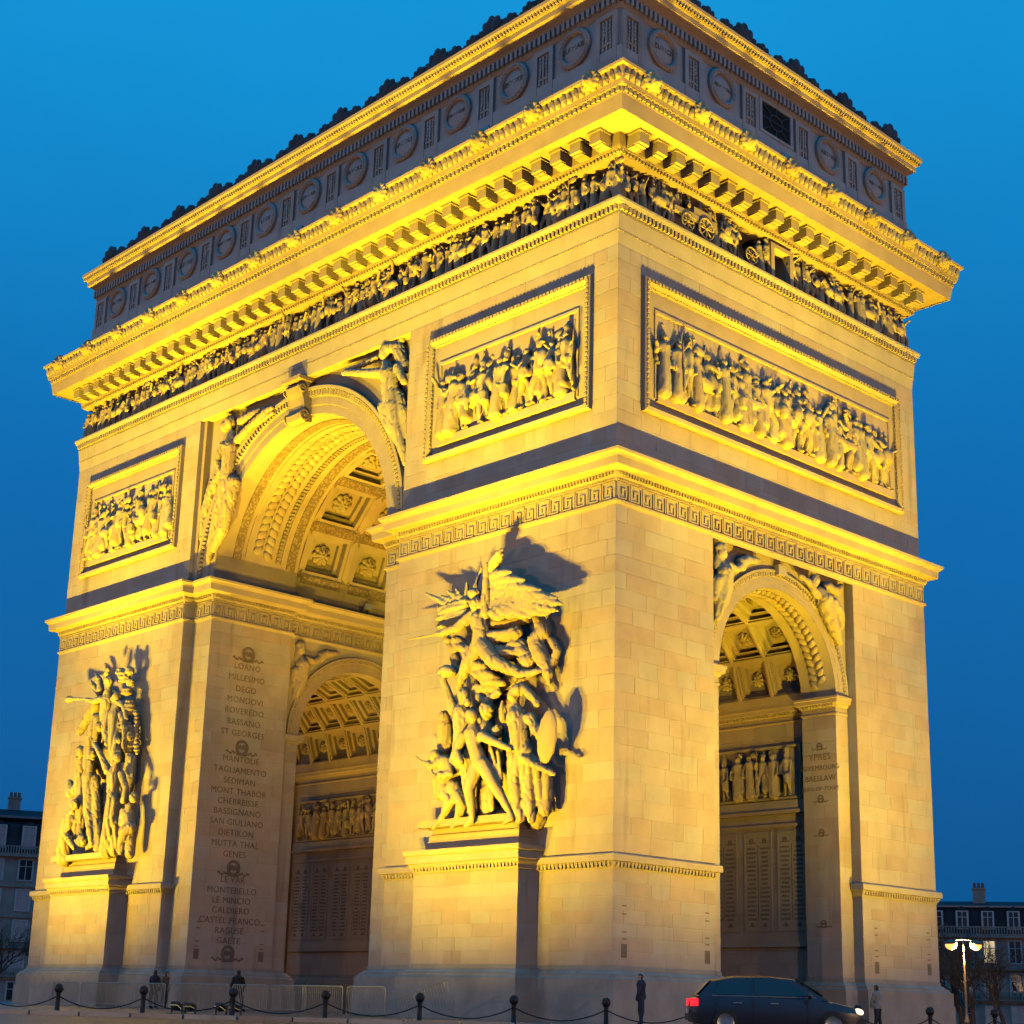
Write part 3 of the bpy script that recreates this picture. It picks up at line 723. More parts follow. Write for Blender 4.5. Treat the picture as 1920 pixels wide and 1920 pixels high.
courses(FPR, 19.65, 21.5, 3.06, 14.5, 0, None, .58, .8, 1.4); FPR2 = FPR @ T(0,0,-.6); courses(FPR2, 8.3, 19.65, 3.06, 14.5, 0, None, .58, 1.0, 2.0)
FPL2 = frame((0,4.75,0),(1,0,0),(0,-1,0)); courses(FPL2, -19.65, -8.3, 3.06, 14.5, 0, None, .58, 1.0, 2.0)
for M, r in ((FMU, [(8.8,10.3,22.76,31.93),(20.55,22-.08,22.76,31.93),(10.3,20.55,22.76,25.0),(10.3,20.55,30.93,31.93),(-10.2,-8.8,22.76,31.93),(-22+.08,-20.4,22.76,31.93),(-20.4,-10.2,22.76,25.0),(-20.4,-10.2,30.85,31.93)]),
             (FSU, [(-11.03+.08,-9.5,22.76,31.93),(9.4,11.03-.08,22.76,31.93),(-9.5,9.4,22.76,25.0),(-9.5,9.4,30.93,31.93)])):
    for q in r: courses(M, *q, 0, None, .66, 1.1, 2.2)
o = link('ashlar_courses', stuff_blocks.mesh('ashlar_courses'), 'ashlar', arch, I4); o['kind'] = 'stuff'
# small dark vents and weep slots near the foot of the piers
def slot(M, a0, a1, b0, b1, name): link(name, MB().add([(a0,b0,.006),(a1,b0,.006),(a1,b1,.006),(a0,b1,.006)], [(0,1,2,3)]).mesh(name), 'letter', arch, M)
for M, a, b in ((FS,-10.4,3.35),(FS,-5.6,3.3),(FS,6.0,3.3),(FS,10.2,3.35),(FPL,-9.8,3.4),(FPL,-5.9,3.4)):
    slot(M, a-.16, a+.16, b, b+.5, 'vent')
    for bb in (4.0, 4.25, 4.9, 5.2): slot(M, a-.12, a+.13, bb, bb+.05, 'weep_slot')
# joints of the carved figures: (along the front, height, outward, radius)
FIG = {
'spirit': [('e',(15.39,17.43,1.45,0.25,0.31,0.27,0)),('e',(15.22,17.91,1.4,0.3,0.26,0.26,0)),('c',[(15.38,17.18,1.35,0.17),(15.46,16.79,1.3,0.38),(15.61,16.27,1.3,0.36),(15.6,15.82,1.25,0.4)]),('c',[(15.82,17.0,1.25,0.24),(15.81,17.84,1.25,0.2),(15.83,18.6,1.25,0.17),(15.83,19.03,1.25,0.13)]),('c',[(15.03,17.03,1.3,0.24),(14.35,16.59,1.5,0.2),(13.73,16.48,1.6,0.16),(13.25,16.45,1.65,0.14)]),('c',[(13.32,16.45,1.66,0.09),(13.1,16.46,1.66,0.09)]),('c',[(13.17,16.45,1.66,0.06),(12.1,16.47,1.68,0.05),(11.15,16.47,1.7,0.03)]),('c',[(15.79,15.62,1.3,0.38),(16.6,14.86,1.45,0.33),(17.2,14.55,1.35,0.25),(17.87,14.22,1.1,0.2),(18.33,14.21,1.05,0.15),(18.83,14.27,1.0,0.1)]),('c',[(15.41,15.6,1.25,0.36),(14.99,15.0,1.4,0.3),(14.55,14.5,1.3,0.2),(14.33,14.11,1.25,0.14)])],
'spirit_drapery': [('c',[(15.41,16.1,1.0,0.3),(16.61,15.97,1.0,0.26),(17.37,16.03,0.9,0.3)]),('c',[(15.74,15.47,1.0,0.3),(16.87,15.23,0.95,0.3),(17.87,15.16,0.8,0.16)]),('c',[(16.97,16.15,0.8,0.2),(17.28,15.61,0.8,0.22),(16.99,15.51,0.9,0.15)]),('c',[(18.41,16.45,0.7,0.25),(18.76,15.9,0.75,0.3),(18.37,15.54,0.8,0.35),(18.72,14.88,0.8,0.32),(19.03,14.17,0.7,0.22),(19.05,13.86,0.65,0.12)]),('c',[(17.58,15.45,0.8,0.3),(18.05,14.77,0.8,0.35),(17.66,14.62,0.8,0.2)]),('c',[(19.02,15.5,0.5,0.18),(19.36,15.04,0.5,0.15),(19.05,14.53,0.5,0.2)]),('c',[(13.99,16.12,1.1,0.25),(14.69,15.59,1.15,0.3),(15.45,14.9,1.15,0.28),(16.26,14.23,1.1,0.2)]),('c',[(13.34,16.45,1.2,0.16),(13.82,15.84,1.15,0.2),(13.99,14.98,1.1,0.2),(14.21,14.5,1.0,0.2)]),('c',[(15.04,14.84,1.1,0.25),(15.79,14.3,1.0,0.3),(16.63,14.09,0.9,0.15)]),('c',[(12.8,17.61,1.0,0.2),(13.61,17.65,1.05,0.22),(14.48,17.68,1.05,0.2)]),('c',[(12.69,17.28,1.0,0.14),(13.57,17.27,1.0,0.2),(14.44,17.26,1.0,0.2)]),('c',[(12.65,16.99,0.95,0.1),(13.53,16.99,0.95,0.14),(14.4,16.89,1.0,0.15)]),('e',(13.13,14.98,1.0,0.3,0.2,0.3,0)),('c',[(15.47,16.8,0.8,0.3),(16.46,16.6,0.6,0.3),(17.52,16.62,0.5,0.25)]),('e',(16.02,17.31,1.0,0.28,0.2,0.2,0))],
'spirit_wing': [('c',[(15.64,18.52,1.0,0.16),(16.18,19.09,1.15,0.26),(16.53,19.37,1.25,0.2),(16.72,19.56,1.3,0.06)]),('c',[(15.64,18.52,1.0,0.16),(16.47,18.56,1.15,0.26),(17.0,18.5,1.25,0.2),(17.29,18.5,1.3,0.06)]),('c',[(15.64,18.36,1.0,0.16),(16.86,18.25,1.15,0.26),(17.64,18.09,1.25,0.2),(18.06,18.03,1.3,0.06)]),('c',[(15.65,18.21,1.0,0.16),(17.37,17.88,1.15,0.26),(18.45,17.58,1.25,0.2),(19.04,17.45,1.3,0.06)]),('c',[(15.66,18.05,1.0,0.16),(17.83,17.55,1.15,0.26),(19.18,17.15,1.25,0.2),(19.91,16.96,1.3,0.06)]),('c',[(15.66,17.9,1.0,0.16),(18.0,17.33,1.15,0.26),(19.43,16.9,1.25,0.2),(20.21,16.69,1.3,0.06)]),('c',[(15.67,17.75,1.0,0.16),(17.89,17.13,1.15,0.26),(19.26,16.67,1.25,0.2),(20.0,16.45,1.3,0.06)]),('c',[(15.68,17.59,1.0,0.16),(17.61,17.03,1.15,0.26),(18.8,16.6,1.25,0.2),(19.46,16.39,1.3,0.06)]),('c',[(15.68,17.44,1.0,0.16),(17.12,16.97,1.15,0.26),(18.02,16.6,1.25,0.2),(18.51,16.42,1.3,0.06)]),('c',[(15.69,17.29,1.0,0.16),(16.68,16.98,1.15,0.26),(17.31,16.7,1.25,0.2),(17.65,16.58,1.3,0.06)]),('c',[(15.7,17.13,1.0,0.16),(16.27,16.94,1.15,0.26),(16.64,16.73,1.25,0.2),(16.84,16.64,1.3,0.06)])],
'spirit_far_wing': [('c',[(14.2,17.49,0.9,0.2),(13.03,17.92,1.0,0.16),(11.74,18.58,1.0,0.05)]),('c',[(14.2,17.58,0.9,0.2),(13.54,17.93,1.0,0.15),(12.76,18.28,1.0,0.05)]),('c',[(14.26,17.61,0.9,0.2),(13.78,18.06,1.0,0.14),(13.2,18.42,1.0,0.05)]),('c',[(14.32,17.65,0.9,0.2),(14.1,18.01,1.0,0.14),(13.67,18.47,1.0,0.05)]),('c',[(14.44,17.71,0.9,0.2),(14.35,18.06,0.95,0.12),(14.32,18.63,0.95,0.05)]),('c',[(14.55,17.87,0.9,0.12),(14.89,18.5,0.9,0.09),(15.17,19.18,0.9,0.05)]),('e',(13.94,17.62,0.9,0.4,0.2,0.2,0.2))],
'bearded_warrior': [('e',(14.73,13.73,1.35,0.25,0.32,0.27,0)),('e',(15.07,13.39,1.45,0.16,0.2,0.15,0)),('c',[(14.55,13.44,1.2,0.18),(14.49,13.0,1.15,0.42),(14.56,12.26,1.1,0.4),(14.48,11.46,1.05,0.42)]),('c',[(14.08,13.13,1.2,0.26),(13.84,13.75,1.35,0.19),(13.63,14.43,1.5,0.15)]),('e',(13.89,14.81,1.5,0.42,0.27,0.36,-0.2)),('c',[(13.53,14.52,1.5,0.14),(13.72,14.63,1.5,0.12)]),('c',[(15.14,12.78,1.1,0.26),(15.62,12.34,1.2,0.2),(15.7,12.67,1.4,0.14)]),('c',[(14.38,11.27,1.0,0.42),(13.87,10.63,0.95,0.4),(13.37,9.86,0.9,0.34)]),('c',[(14.74,11.24,1.0,0.4),(14.92,10.22,0.9,0.36),(15.0,8.78,0.8,0.2)])],
'striding_youth': [('e',(15.7,12.72,1.75,0.21,0.27,0.23,0)),('e',(15.57,12.82,1.72,0.24,0.22,0.24,0)),('c',[(15.57,12.49,1.6,0.14),(15.54,12.02,1.55,0.36),(15.75,11.4,1.55,0.32),(15.98,10.86,1.5,0.35)]),('c',[(16.25,10.71,1.55,0.33),(16.96,9.89,1.65,0.26),(17.39,9.32,1.6,0.19),(17.75,8.77,1.5,0.13),(17.87,8.53,1.5,0.13),(17.59,8.35,1.6,0.09)]),('c',[(15.82,10.64,1.5,0.33),(15.6,9.81,1.75,0.25),(15.69,9.28,1.7,0.2),(15.78,8.73,1.65,0.13),(15.76,8.54,1.65,0.14),(15.5,8.35,1.75,0.09)]),('c',[(16.14,11.88,1.55,0.23),(17.06,11.52,1.75,0.17),(17.64,11.28,1.7,0.14),(17.87,11.18,1.7,0.12)]),('c',[(15.01,11.99,1.55,0.23),(14.72,11.43,1.7,0.18),(15.16,10.9,1.8,0.14)]),('c',[(16.93,11.18,1.4,0.1),(17.15,10.06,1.4,0.09)]),('c',[(16.52,11.38,1.4,0.1),(17.1,9.88,1.35,0.08)])],
'armoured_warrior': [('e',(17.7,13.37,1.4,0.24,0.3,0.26,0)),('e',(17.92,13.55,1.35,0.3,0.26,0.3,0.2)),('c',[(18.04,13.7,1.3,0.16),(18.51,13.3,1.2,0.18),(18.81,12.92,1.1,0.14)]),('c',[(17.72,13.02,1.3,0.18),(17.86,12.46,1.25,0.46),(17.99,11.89,1.25,0.42),(18.07,11.3,1.2,0.4)]),('c',[(17.11,12.53,1.3,0.2),(17.2,12.86,1.45,0.14),(17.21,13.17,1.5,0.05)]),('c',[(18.54,12.39,1.2,0.24),(19.05,11.7,1.3,0.18),(19.48,11.41,1.35,0.14)]),('c',[(17.74,11.13,1.2,0.35),(17.78,9.95,1.25,0.3),(17.99,8.97,1.25,0.25),(18.22,8.53,1.3,0.18),(18.11,8.34,1.4,0.1)]),('c',[(18.31,11.09,1.15,0.35),(18.41,9.92,1.1,0.3),(18.55,8.95,1.1,0.28),(18.72,8.43,1.2,0.16)]),('c',[(18.77,10.67,1.0,0.22),(18.92,9.7,0.95,0.22),(19.11,8.81,0.9,0.2)]),('c',[(18.34,10.84,1.5,0.14),(19.29,10.38,1.5,0.12),(20.05,10.05,1.45,0.09)]),('c',[(19.13,10.28,0.8,0.2),(19.21,9.51,0.8,0.2),(19.12,8.75,0.8,0.2)])],
'oval_shield': [('e',(19.59,11.52,1.35,0.52,1.1,0.2,-0.12))],
'stooping_archer': [('e',(13.25,11.37,1.5,0.22,0.27,0.24,0)),('c',[(13.36,11.27,1.4,0.15),(13.81,11.03,1.35,0.34),(13.78,10.6,1.25,0.34),(13.62,10.21,1.2,0.36)]),('c',[(13.61,11.12,1.45,0.2),(13.29,10.92,1.65,0.15),(12.84,11.08,1.7,0.11)]),('c',[(14.0,10.98,1.3,0.2),(14.3,10.52,1.55,0.15),(13.8,10.5,1.7,0.12)]),('c',[(13.63,10.08,1.25,0.32),(14.19,9.42,1.4,0.24),(13.69,8.82,1.35,0.14),(13.27,8.43,1.45,0.09)]),('c',[(14.18,10.04,1.2,0.32),(14.81,9.3,1.3,0.24),(14.55,8.69,1.25,0.15),(14.31,8.42,1.35,0.1)]),('c',[(13.19,10.42,1.1,0.3),(13.17,9.81,1.05,0.22)]),('c',[(12.12,11.45,1.72,0.04),(12.63,11.19,1.74,0.05),(13.11,10.84,1.76,0.05),(13.78,10.32,1.72,0.04)])],
'rear_soldier': [('e',(15.95,13.0,1.15,0.32,0.36,0.34,0)),('c',[(15.74,12.72,1.0,0.2),(15.71,12.25,0.95,0.42),(15.64,11.37,0.85,0.4),(15.7,10.18,0.75,0.4)]),('e',(16.74,12.06,1.25,0.24,0.3,0.25,-0.4)),('c',[(16.42,11.84,1.0,0.3),(16.41,10.9,0.9,0.35)]),('e',(13.19,13.01,0.95,0.25,0.32,0.26,0)),('c',[(13.15,12.69,0.85,0.36),(13.21,11.82,0.8,0.36)]),('c',[(15.73,13.31,0.9,0.08),(14.85,13.98,1.0,0.08),(14.34,14.11,1.1,0.07)]),('c',[(15.1,14.05,0.9,0.2),(16.24,13.91,0.85,0.2)]),('c',[(14.99,13.77,0.9,0.14),(15.72,13.39,0.9,0.18),(16.36,13.73,0.85,0.16)])],
'fallen_shield': [('e',(16.06,9.4,1.05,0.42,0.72,0.2,0.1))],
'rocky_backing': [('e',(15.08,12.32,0.25,1.6,1.5,0.5,0)),('e',(14.88,10.1,0.25,1.6,1.6,0.5,0)),('e',(16.85,10.54,0.2,1.0,1.8,0.5,0)),('e',(17.05,12.94,0.2,0.9,1.2,0.45,0)),('e',(13.35,11.67,0.2,0.7,1.6,0.45,0)),('e',(15.52,14.56,0.2,1.4,0.8,0.4,0)),('e',(18.11,9.05,0.4,0.5,0.9,0.4,0)),('e',(13.35,8.93,0.4,0.9,0.3,0.5,0)),('e',(16.08,8.74,0.5,1.3,0.35,0.6,0))],
'trumpet_spirit': [('e',(-13.84,17.93,1.4,0.24,0.3,0.25,0)),('c',[(-13.95,17.57,1.3,0.15),(-14.06,16.91,1.25,0.36),(-14.18,16.25,1.2,0.34),(-14.07,15.5,1.1,0.36),(-13.65,14.43,0.9,0.3)]),('c',[(-14.58,17.04,1.3,0.2),(-15.09,16.92,1.5,0.15),(-15.78,17.11,1.55,0.12)]),('c',[(-14.72,16.98,1.55,0.07),(-16.41,17.24,1.55,0.06),(-17.18,17.31,1.55,0.1),(-17.8,17.35,1.55,0.2)]),('c',[(-13.43,16.92,1.2,0.2),(-12.35,16.42,1.2,0.15),(-11.95,15.7,1.2,0.12)]),('c',[(-15.33,17.48,1.0,0.2),(-16.01,17.95,1.0,0.16),(-16.38,18.31,1.0,0.06)]),('c',[(-15.21,17.62,1.0,0.2),(-15.47,18.27,1.0,0.16),(-15.99,18.65,1.0,0.06)]),('c',[(-14.42,18.41,1.2,0.15),(-14.32,18.67,1.2,0.1)]),('c',[(-15.51,16.81,1.0,0.3),(-16.25,16.36,0.95,0.3),(-17.25,15.55,0.9,0.2)])],
'palm_trophy': [('e',(-12.92,18.11,0.95,0.42,0.42,0.3,0)),('e',(-13.22,18.36,1.05,0.25,0.3,0.25,0.4)),('e',(-12.3,18.32,1.0,0.26,0.24,0.25,-0.4)),('e',(-12.2,17.71,1.0,0.3,0.22,0.22,0)),('e',(-12.48,17.22,0.95,0.4,0.25,0.3,0)),('e',(-12.14,16.36,0.9,0.36,0.5,0.3,0)),('c',[(-12.76,15.83,0.9,0.2),(-12.08,15.17,0.9,0.34),(-11.93,14.57,0.85,0.34)]),('c',[(-13.71,16.74,1.1,0.07),(-12.58,15.12,1.1,0.07)]),('e',(-11.93,14.26,0.9,0.4,0.4,0.3,0)),('c',[(-11.73,16.05,0.7,0.14),(-11.31,13.94,0.7,0.15)])],
'laurelled_leader': [('e',(-12.99,17.0,1.3,0.22,0.27,0.24,0)),('c',[(-13.1,16.65,1.2,0.14),(-13.21,16.0,1.15,0.36),(-13.14,15.1,1.1,0.36),(-12.9,14.04,1.05,0.4),(-12.76,12.57,0.9,0.4)]),('c',[(-13.72,16.12,1.2,0.2),(-13.75,15.28,1.35,0.16),(-13.38,14.49,1.4,0.13)]),('c',[(-12.42,15.98,1.2,0.2),(-11.82,15.08,1.3,0.16),(-11.72,14.19,1.35,0.13)]),('e',(-12.69,14.6,1.15,0.22,0.27,0.24,0)),('e',(-11.53,14.71,1.1,0.2,0.25,0.2,0))],
'robed_companion': [('e',(-14.27,15.48,1.4,0.24,0.28,0.25,0)),('c',[(-15.02,16.04,1.2,0.3),(-15.36,15.02,1.15,0.42),(-15.46,13.52,1.1,0.4)]),('e',(-14.7,14.01,1.5,0.24,0.3,0.26,0)),('e',(-16.3,14.33,1.3,0.25,0.33,0.25,0)),('c',[(-15.04,13.6,1.35,0.2),(-15.14,12.87,1.3,0.38),(-14.92,11.74,1.3,0.34),(-14.78,11.06,1.35,0.3),(-14.35,10.07,1.45,0.2),(-13.97,9.18,1.45,0.14),(-14.25,8.97,1.55,0.1)]),('c',[(-16.58,13.92,1.1,0.3),(-16.56,12.87,1.0,0.36),(-16.21,11.35,0.95,0.36),(-16.16,9.86,0.9,0.3)]),('c',[(-14.73,12.71,1.1,0.25),(-14.35,10.48,1.0,0.3),(-13.79,8.99,1.0,0.3)])],
'pleading_woman': [('e',(-11.89,13.59,1.6,0.24,0.29,0.25,0)),('c',[(-12.14,13.26,1.5,0.14),(-12.32,12.69,1.5,0.34),(-12.27,11.89,1.45,0.3),(-12.09,11.3,1.45,0.37),(-12.1,10.44,1.4,0.44),(-12.37,9.47,1.3,0.46),(-12.7,8.78,1.2,0.42)]),('c',[(-12.93,12.96,1.5,0.2),(-13.36,13.64,1.65,0.15),(-14.22,14.49,1.7,0.11)]),('c',[(-11.57,12.7,1.45,0.2),(-10.94,11.93,1.5,0.15),(-11.01,11.21,1.55,0.13)]),('c',[(-11.99,11.03,1.2,0.3),(-11.91,9.6,1.1,0.36),(-12.12,8.76,1.05,0.3)])],
'kneeling_man': [('e',(-10.48,11.42,1.2,0.26,0.31,0.26,0)),('c',[(-10.83,11.03,1.15,0.2),(-11.02,10.54,1.15,0.38),(-10.85,9.82,1.1,0.36)]),('c',[(-10.56,9.87,1.2,0.32),(-10.79,9.72,1.45,0.26),(-11.05,9.17,1.4,0.2),(-11.11,8.62,1.35,0.14)]),('c',[(-10.86,9.69,1.0,0.34),(-10.84,8.57,0.9,0.25)]),('c',[(-11.39,10.77,1.2,0.2),(-11.21,10.1,1.4,0.15)]),('c',[(-11.71,13.59,0.8,0.3),(-11.75,12.51,0.75,0.32),(-11.98,11.44,0.75,0.25)]),('c',[(-12.15,13.24,1.0,0.2),(-11.93,11.78,0.9,0.2)])],
'kneeling_woman': [('e',(-16.06,11.43,1.5,0.26,0.3,0.26,0)),('c',[(-16.39,11.09,1.4,0.17),(-16.84,10.6,1.35,0.36),(-16.93,9.87,1.3,0.38),(-17.18,9.14,1.25,0.42),(-17.16,8.55,1.2,0.4)]),('c',[(-16.36,10.64,1.45,0.2),(-16.69,9.9,1.6,0.17),(-15.46,9.09,1.7,0.13)]),('c',[(-17.37,12.69,1.2,0.2),(-17.11,12.14,1.2,0.28),(-16.47,12.55,1.1,0.15)]),('e',(-15.14,9.47,1.35,0.3,0.33,0.3,0)),('c',[(-16.46,10.97,1.1,0.3),(-16.13,9.85,1.0,0.3)])],
'stone_backing': [('e',(-15.24,16.67,0.2,0.9,1.2,0.5,0)),('e',(-15.06,13.97,0.2,1.3,1.2,0.5,0)),('e',(-15.17,11.35,0.2,1.6,1.3,0.55,0)),('e',(-14.95,9.48,0.3,1.8,0.6,0.6,0)),('e',(-15.79,8.66,0.9,0.8,0.3,0.6,0))],
'left_victory': [('e',(-6.1,31.21,-0.25,0.3,0.38,0.3,0.2)),('e',(-6.56,31.09,-0.3,0.36,0.34,0.3,0)),('c',[(-5.95,30.58,-0.3,0.2),(-5.87,29.7,-0.25,0.46),(-5.92,28.52,-0.25,0.4),(-6.11,27.54,-0.3,0.46)]),('c',[(-6.11,27.54,-0.3,0.44),(-6.58,26.17,-0.3,0.38),(-7.08,24.81,-0.35,0.25),(-7.38,23.85,-0.4,0.14)]),('c',[(-5.47,27.71,-0.35,0.4),(-6.16,25.36,-0.35,0.34),(-6.99,24.36,-0.4,0.2)]),('c',[(-5.21,30.0,-0.25,0.26),(-3.9,30.55,-0.2,0.2),(-2.76,30.94,-0.2,0.17),(-2.3,31.02,-0.2,0.12)]),('c',[(-5.05,30.28,-0.35,0.16),(-3.33,30.58,-0.3,0.13),(-2.32,30.76,-0.3,0.12)]),('c',[(-6.6,30.03,-0.25,0.24),(-6.87,29.15,-0.1,0.18),(-6.43,28.45,-0.1,0.14)]),('c',[(-5.3,31.12,-0.45,0.25),(-4.09,31.17,-0.45,0.3),(-3.22,31.32,-0.5,0.1)]),('c',[(-6.52,29.01,-0.45,0.25),(-7.67,27.63,-0.5,0.35),(-8.19,25.8,-0.5,0.2)]),('c',[(-7.6,28.19,-0.4,0.2),(-8.08,26.66,-0.45,0.3),(-8.26,25.22,-0.5,0.2)])],
'right_victory': [('e',(6.8,31.45,-0.2,0.3,0.38,0.3,0.1)),('e',(6.97,31.61,-0.25,0.36,0.34,0.3,0)),('c',[(6.9,30.9,-0.25,0.2),(7.29,30.15,-0.2,0.48),(7.39,29.31,-0.2,0.42),(7.57,28.55,-0.25,0.46)]),('c',[(7.64,28.44,-0.2,0.44),(7.86,27.46,-0.2,0.36),(8.32,26.32,-0.3,0.24),(8.52,25.52,-0.4,0.14)]),('c',[(7.0,28.64,-0.3,0.4),(7.53,27.55,-0.25,0.34),(8.2,26.48,-0.3,0.2)]),('c',[(6.59,30.48,-0.2,0.26),(5.48,30.75,-0.1,0.2),(4.22,31.16,-0.1,0.16),(3.79,31.22,-0.1,0.12)]),('c',[(6.06,31.44,-0.35,0.14),(4.98,31.37,-0.3,0.12),(3.64,31.46,-0.3,0.07)]),('c',[(7.9,30.38,-0.2,0.24),(8.46,29.53,-0.1,0.18)]),('c',[(7.05,31.77,-0.4,0.25),(7.6,31.49,-0.45,0.35),(8.08,30.42,-0.5,0.3)]),('c',[(7.82,29.12,-0.4,0.25),(8.22,28.1,-0.45,0.3),(8.35,26.89,-0.5,0.2)]),('c',[(7.25,32.0,-0.45,0.2),(7.77,31.91,-0.45,0.2)])],
'near_spandrel_figure': [('e',(-4.4,20.07,-0.1,0.26,0.33,0.26,0)),('e',(-4.41,20.31,-0.15,0.32,0.28,0.26,0)),('c',[(-4.35,19.7,-0.15,0.18),(-4.24,19.25,-0.1,0.42),(-4.22,18.68,-0.15,0.4),(-4.38,17.97,-0.2,0.34),(-4.54,17.27,-0.3,0.16)]),('c',[(-3.89,19.63,-0.15,0.22),(-3.41,19.58,-0.1,0.17),(-2.86,20.0,-0.1,0.14)]),('c',[(-2.99,19.99,-0.2,0.24),(-2.54,20.21,-0.2,0.22),(-1.67,20.36,-0.3,0.12)]),('c',[(-4.61,18.84,-0.2,0.3),(-4.66,18.15,-0.25,0.2)]),('e',(-2.92,19.84,-0.2,0.3,0.22,0.2,0.3)),('e',(-4.47,19.69,-0.25,0.25,0.5,0.2,0))],
'far_spandrel_figure': [('e',(2.21,20.26,-0.1,0.24,0.28,0.24,0)),('e',(2.07,20.07,-0.15,0.26,0.24,0.22,0)),('c',[(2.59,19.92,-0.15,0.17),(2.91,19.48,-0.1,0.4),(3.24,18.94,-0.15,0.36),(3.73,18.3,-0.2,0.3),(4.22,17.78,-0.3,0.15)]),('c',[(2.37,19.64,-0.15,0.2),(1.72,20.11,-0.1,0.14),(1.13,20.24,-0.1,0.1)]),('c',[(3.2,20.18,-0.2,0.22),(3.97,20.14,-0.25,0.24),(4.48,20.45,-0.3,0.14)]),('c',[(3.74,19.55,-0.25,0.25),(4.29,19.16,-0.3,0.25),(4.43,18.56,-0.3,0.15)]),('e',(3.37,20.26,-0.2,0.24,0.2,0.2,0))],
}
# ------------------------------------------------------------------ carved figures (voxel-fused so each body is one surface)
def body(pose):
    """a figure of height 1 in facade coordinates; pose: dict of joints/attributes"""
    g = pose.get; P = []
    lean = g('lean', 0); hx = lean; d = .13
    P.append(('e', (hx, .935, d+.02, .058, .072, .062, 0)))
    P.append(('c', [(hx, .87, d, .035), (hx*.8, .79, d, .10), (hx*.5, .68, d, .088), (hx*.2, .56, d, .1)]))
    if g('robe'):
        P.append(('c', [(hx*.2, .56, d, .1), (0, .36, d, .115), (-.01, .16, d, .125), (-.01, .05, d, .13)]))
        P.append(('c', [(.04, .05, d+.03, .04), (.05, .02, d+.08, .035)]))
    else:
        st = g('stride', .06)
        for s, k in ((1, st), (-1, -st)):
            P.append(('c', [(s*.045, .53, d, .07), (s*.05+k*.7, .29, d+.03*s, .052), (s*.05+k*1.1, .05, d, .033), (s*.05+k*1.1+.03, .02, d+.05, .03)]))
    for s, (ex, ey, hx2, hy2) in ((1, g('ra', (.16,.62,.13,.48))), (-1, g('la', (-.16,.62,-.12,.5)))):
        P.append(('c', [(hx*.8+s*.105, .8, d, .045), (hx*.8+ex, ey, d+.04, .036), (hx*.8+hx2, hy2, d+.08, .03)]))
    if g('hat') == 'bicorne': P.append(('e', (hx, 1.0, d+.02, .09, .045, .05, 0))); P.append(('e', (hx, 1.03, d, .05, .05, .04, 0)))
    if g('hat') == 'shako': P.append(('c', [(hx, .98, d+.01, .055), (hx, 1.06, d, .06)])); P.append(('c', [(hx, 1.06, d, .02), (hx, 1.14, d, .03)]))
    if g('hat') == 'plume': P.append(('e', (hx, .97, d, .075, .06, .07, 0))); P.append(('c', [(hx, 1.02, d, .03), (hx-.05, 1.07, d, .04), (hx-.11, 1.02, d, .02)]))
    if g('spear'): a = g('spear'); P.append(('c', [(a, .1, d+.1, .018), (a*1.1, 1.12, d+.06, .016)]))
    if g('flag'): a = g('flag'); P.append(('c', [(a, .2, d+.06, .018), (a, 1.15, d+.05, .016)])); P.append(('e', (a+.12, 1.02, d+.03, .13, .09, .03, .2)))
    if g('shield'): P.append(('e', (g('shield'), .55, d+.13, .1, .15, .05, 0)))
    if g('drum'): P.append(('c', [(.12, .42, d+.12, .08), (.12, .3, d+.12, .08)]))
    if g('cloak'): P.append(('c', [(-.06, .76, d-.04, .1), (-.1, .5, d-.03, .12), (-.14, .2, d-.02, .13)]))
    return P
POSES = [dict(stride=.08, hat='bicorne', ra=(.2,.7,.28,.62)), dict(robe=1, la=(-.18,.66,-.25,.78)), dict(stride=.1, hat='shako', spear=.2), dict(robe=1, ra=(.15,.95,.2,1.08), lean=.03),
 dict(stride=.05, hat='plume', shield=-.12), dict(stride=.12, ra=(.2,.9,.3,1.0), lean=-.05, cloak=1), dict(robe=1, cloak=1, hat='plume'), dict(stride=.03, drum=1, hat='shako'),
 dict(stride=.09, flag=.16, hat='bicorne', cloak=1), dict(stride=.14, lean=.08, la=(-.2,.72,-.3,.8), shield=.1)]
fig_jobs = [remesh_job(body(p), .021, 1, .55) for p in POSES]
def horse(rider=True):
    d = .2; P = [('c', [(-.28,.56,d,.15),(0,.54,d,.16),(.24,.58,d,.15)]), ('c', [(.26,.64,d,.12),(.38,.82,d,.08),(.44,.9,d,.06)]), ('c', [(.42,.92,d,.06),(.52,.84,d,.05),(.58,.77,d,.04)]), ('c', [(.41,.96,d,.02),(.42,1.0,d,.015)]), ('c',[(-.38,.6,d,.05),(-.46,.45,d,.05),(-.47,.28,d,.03)])]
    for x, k in ((-.3,-.04),(-.22,.06),(.2,.1),(.27,-.03)):
        P.append(('c', [(x,.5,d,.085),(x+k,.3,d+.02,.045),(x+k*.3,.08,d,.032),(x+k*.3+.03,.02,d,.04)]))
    if rider: P += [('c',[(0,.68,d,.09),(.0,.9,d,.1),(.01,1.0,d,.05)]), ('e',(.02,1.07,d+.02,.06,.075,.06,0)), ('e',(.02,1.13,d+.02,.09,.04,.05,0)), ('c',[(.02,.68,d+.1,.07),(.1,.5,d+.17,.05),(.08,.34,d+.17,.04)]), ('c',[(.06,.92,d+.08,.045),(.17,.82,d+.14,.035),(.26,.86,d+.14,.03)])]
    return P
horse_job = [remesh_job(horse(True), .024, 1, .5), remesh_job(horse(False), .024, 1, .5)]
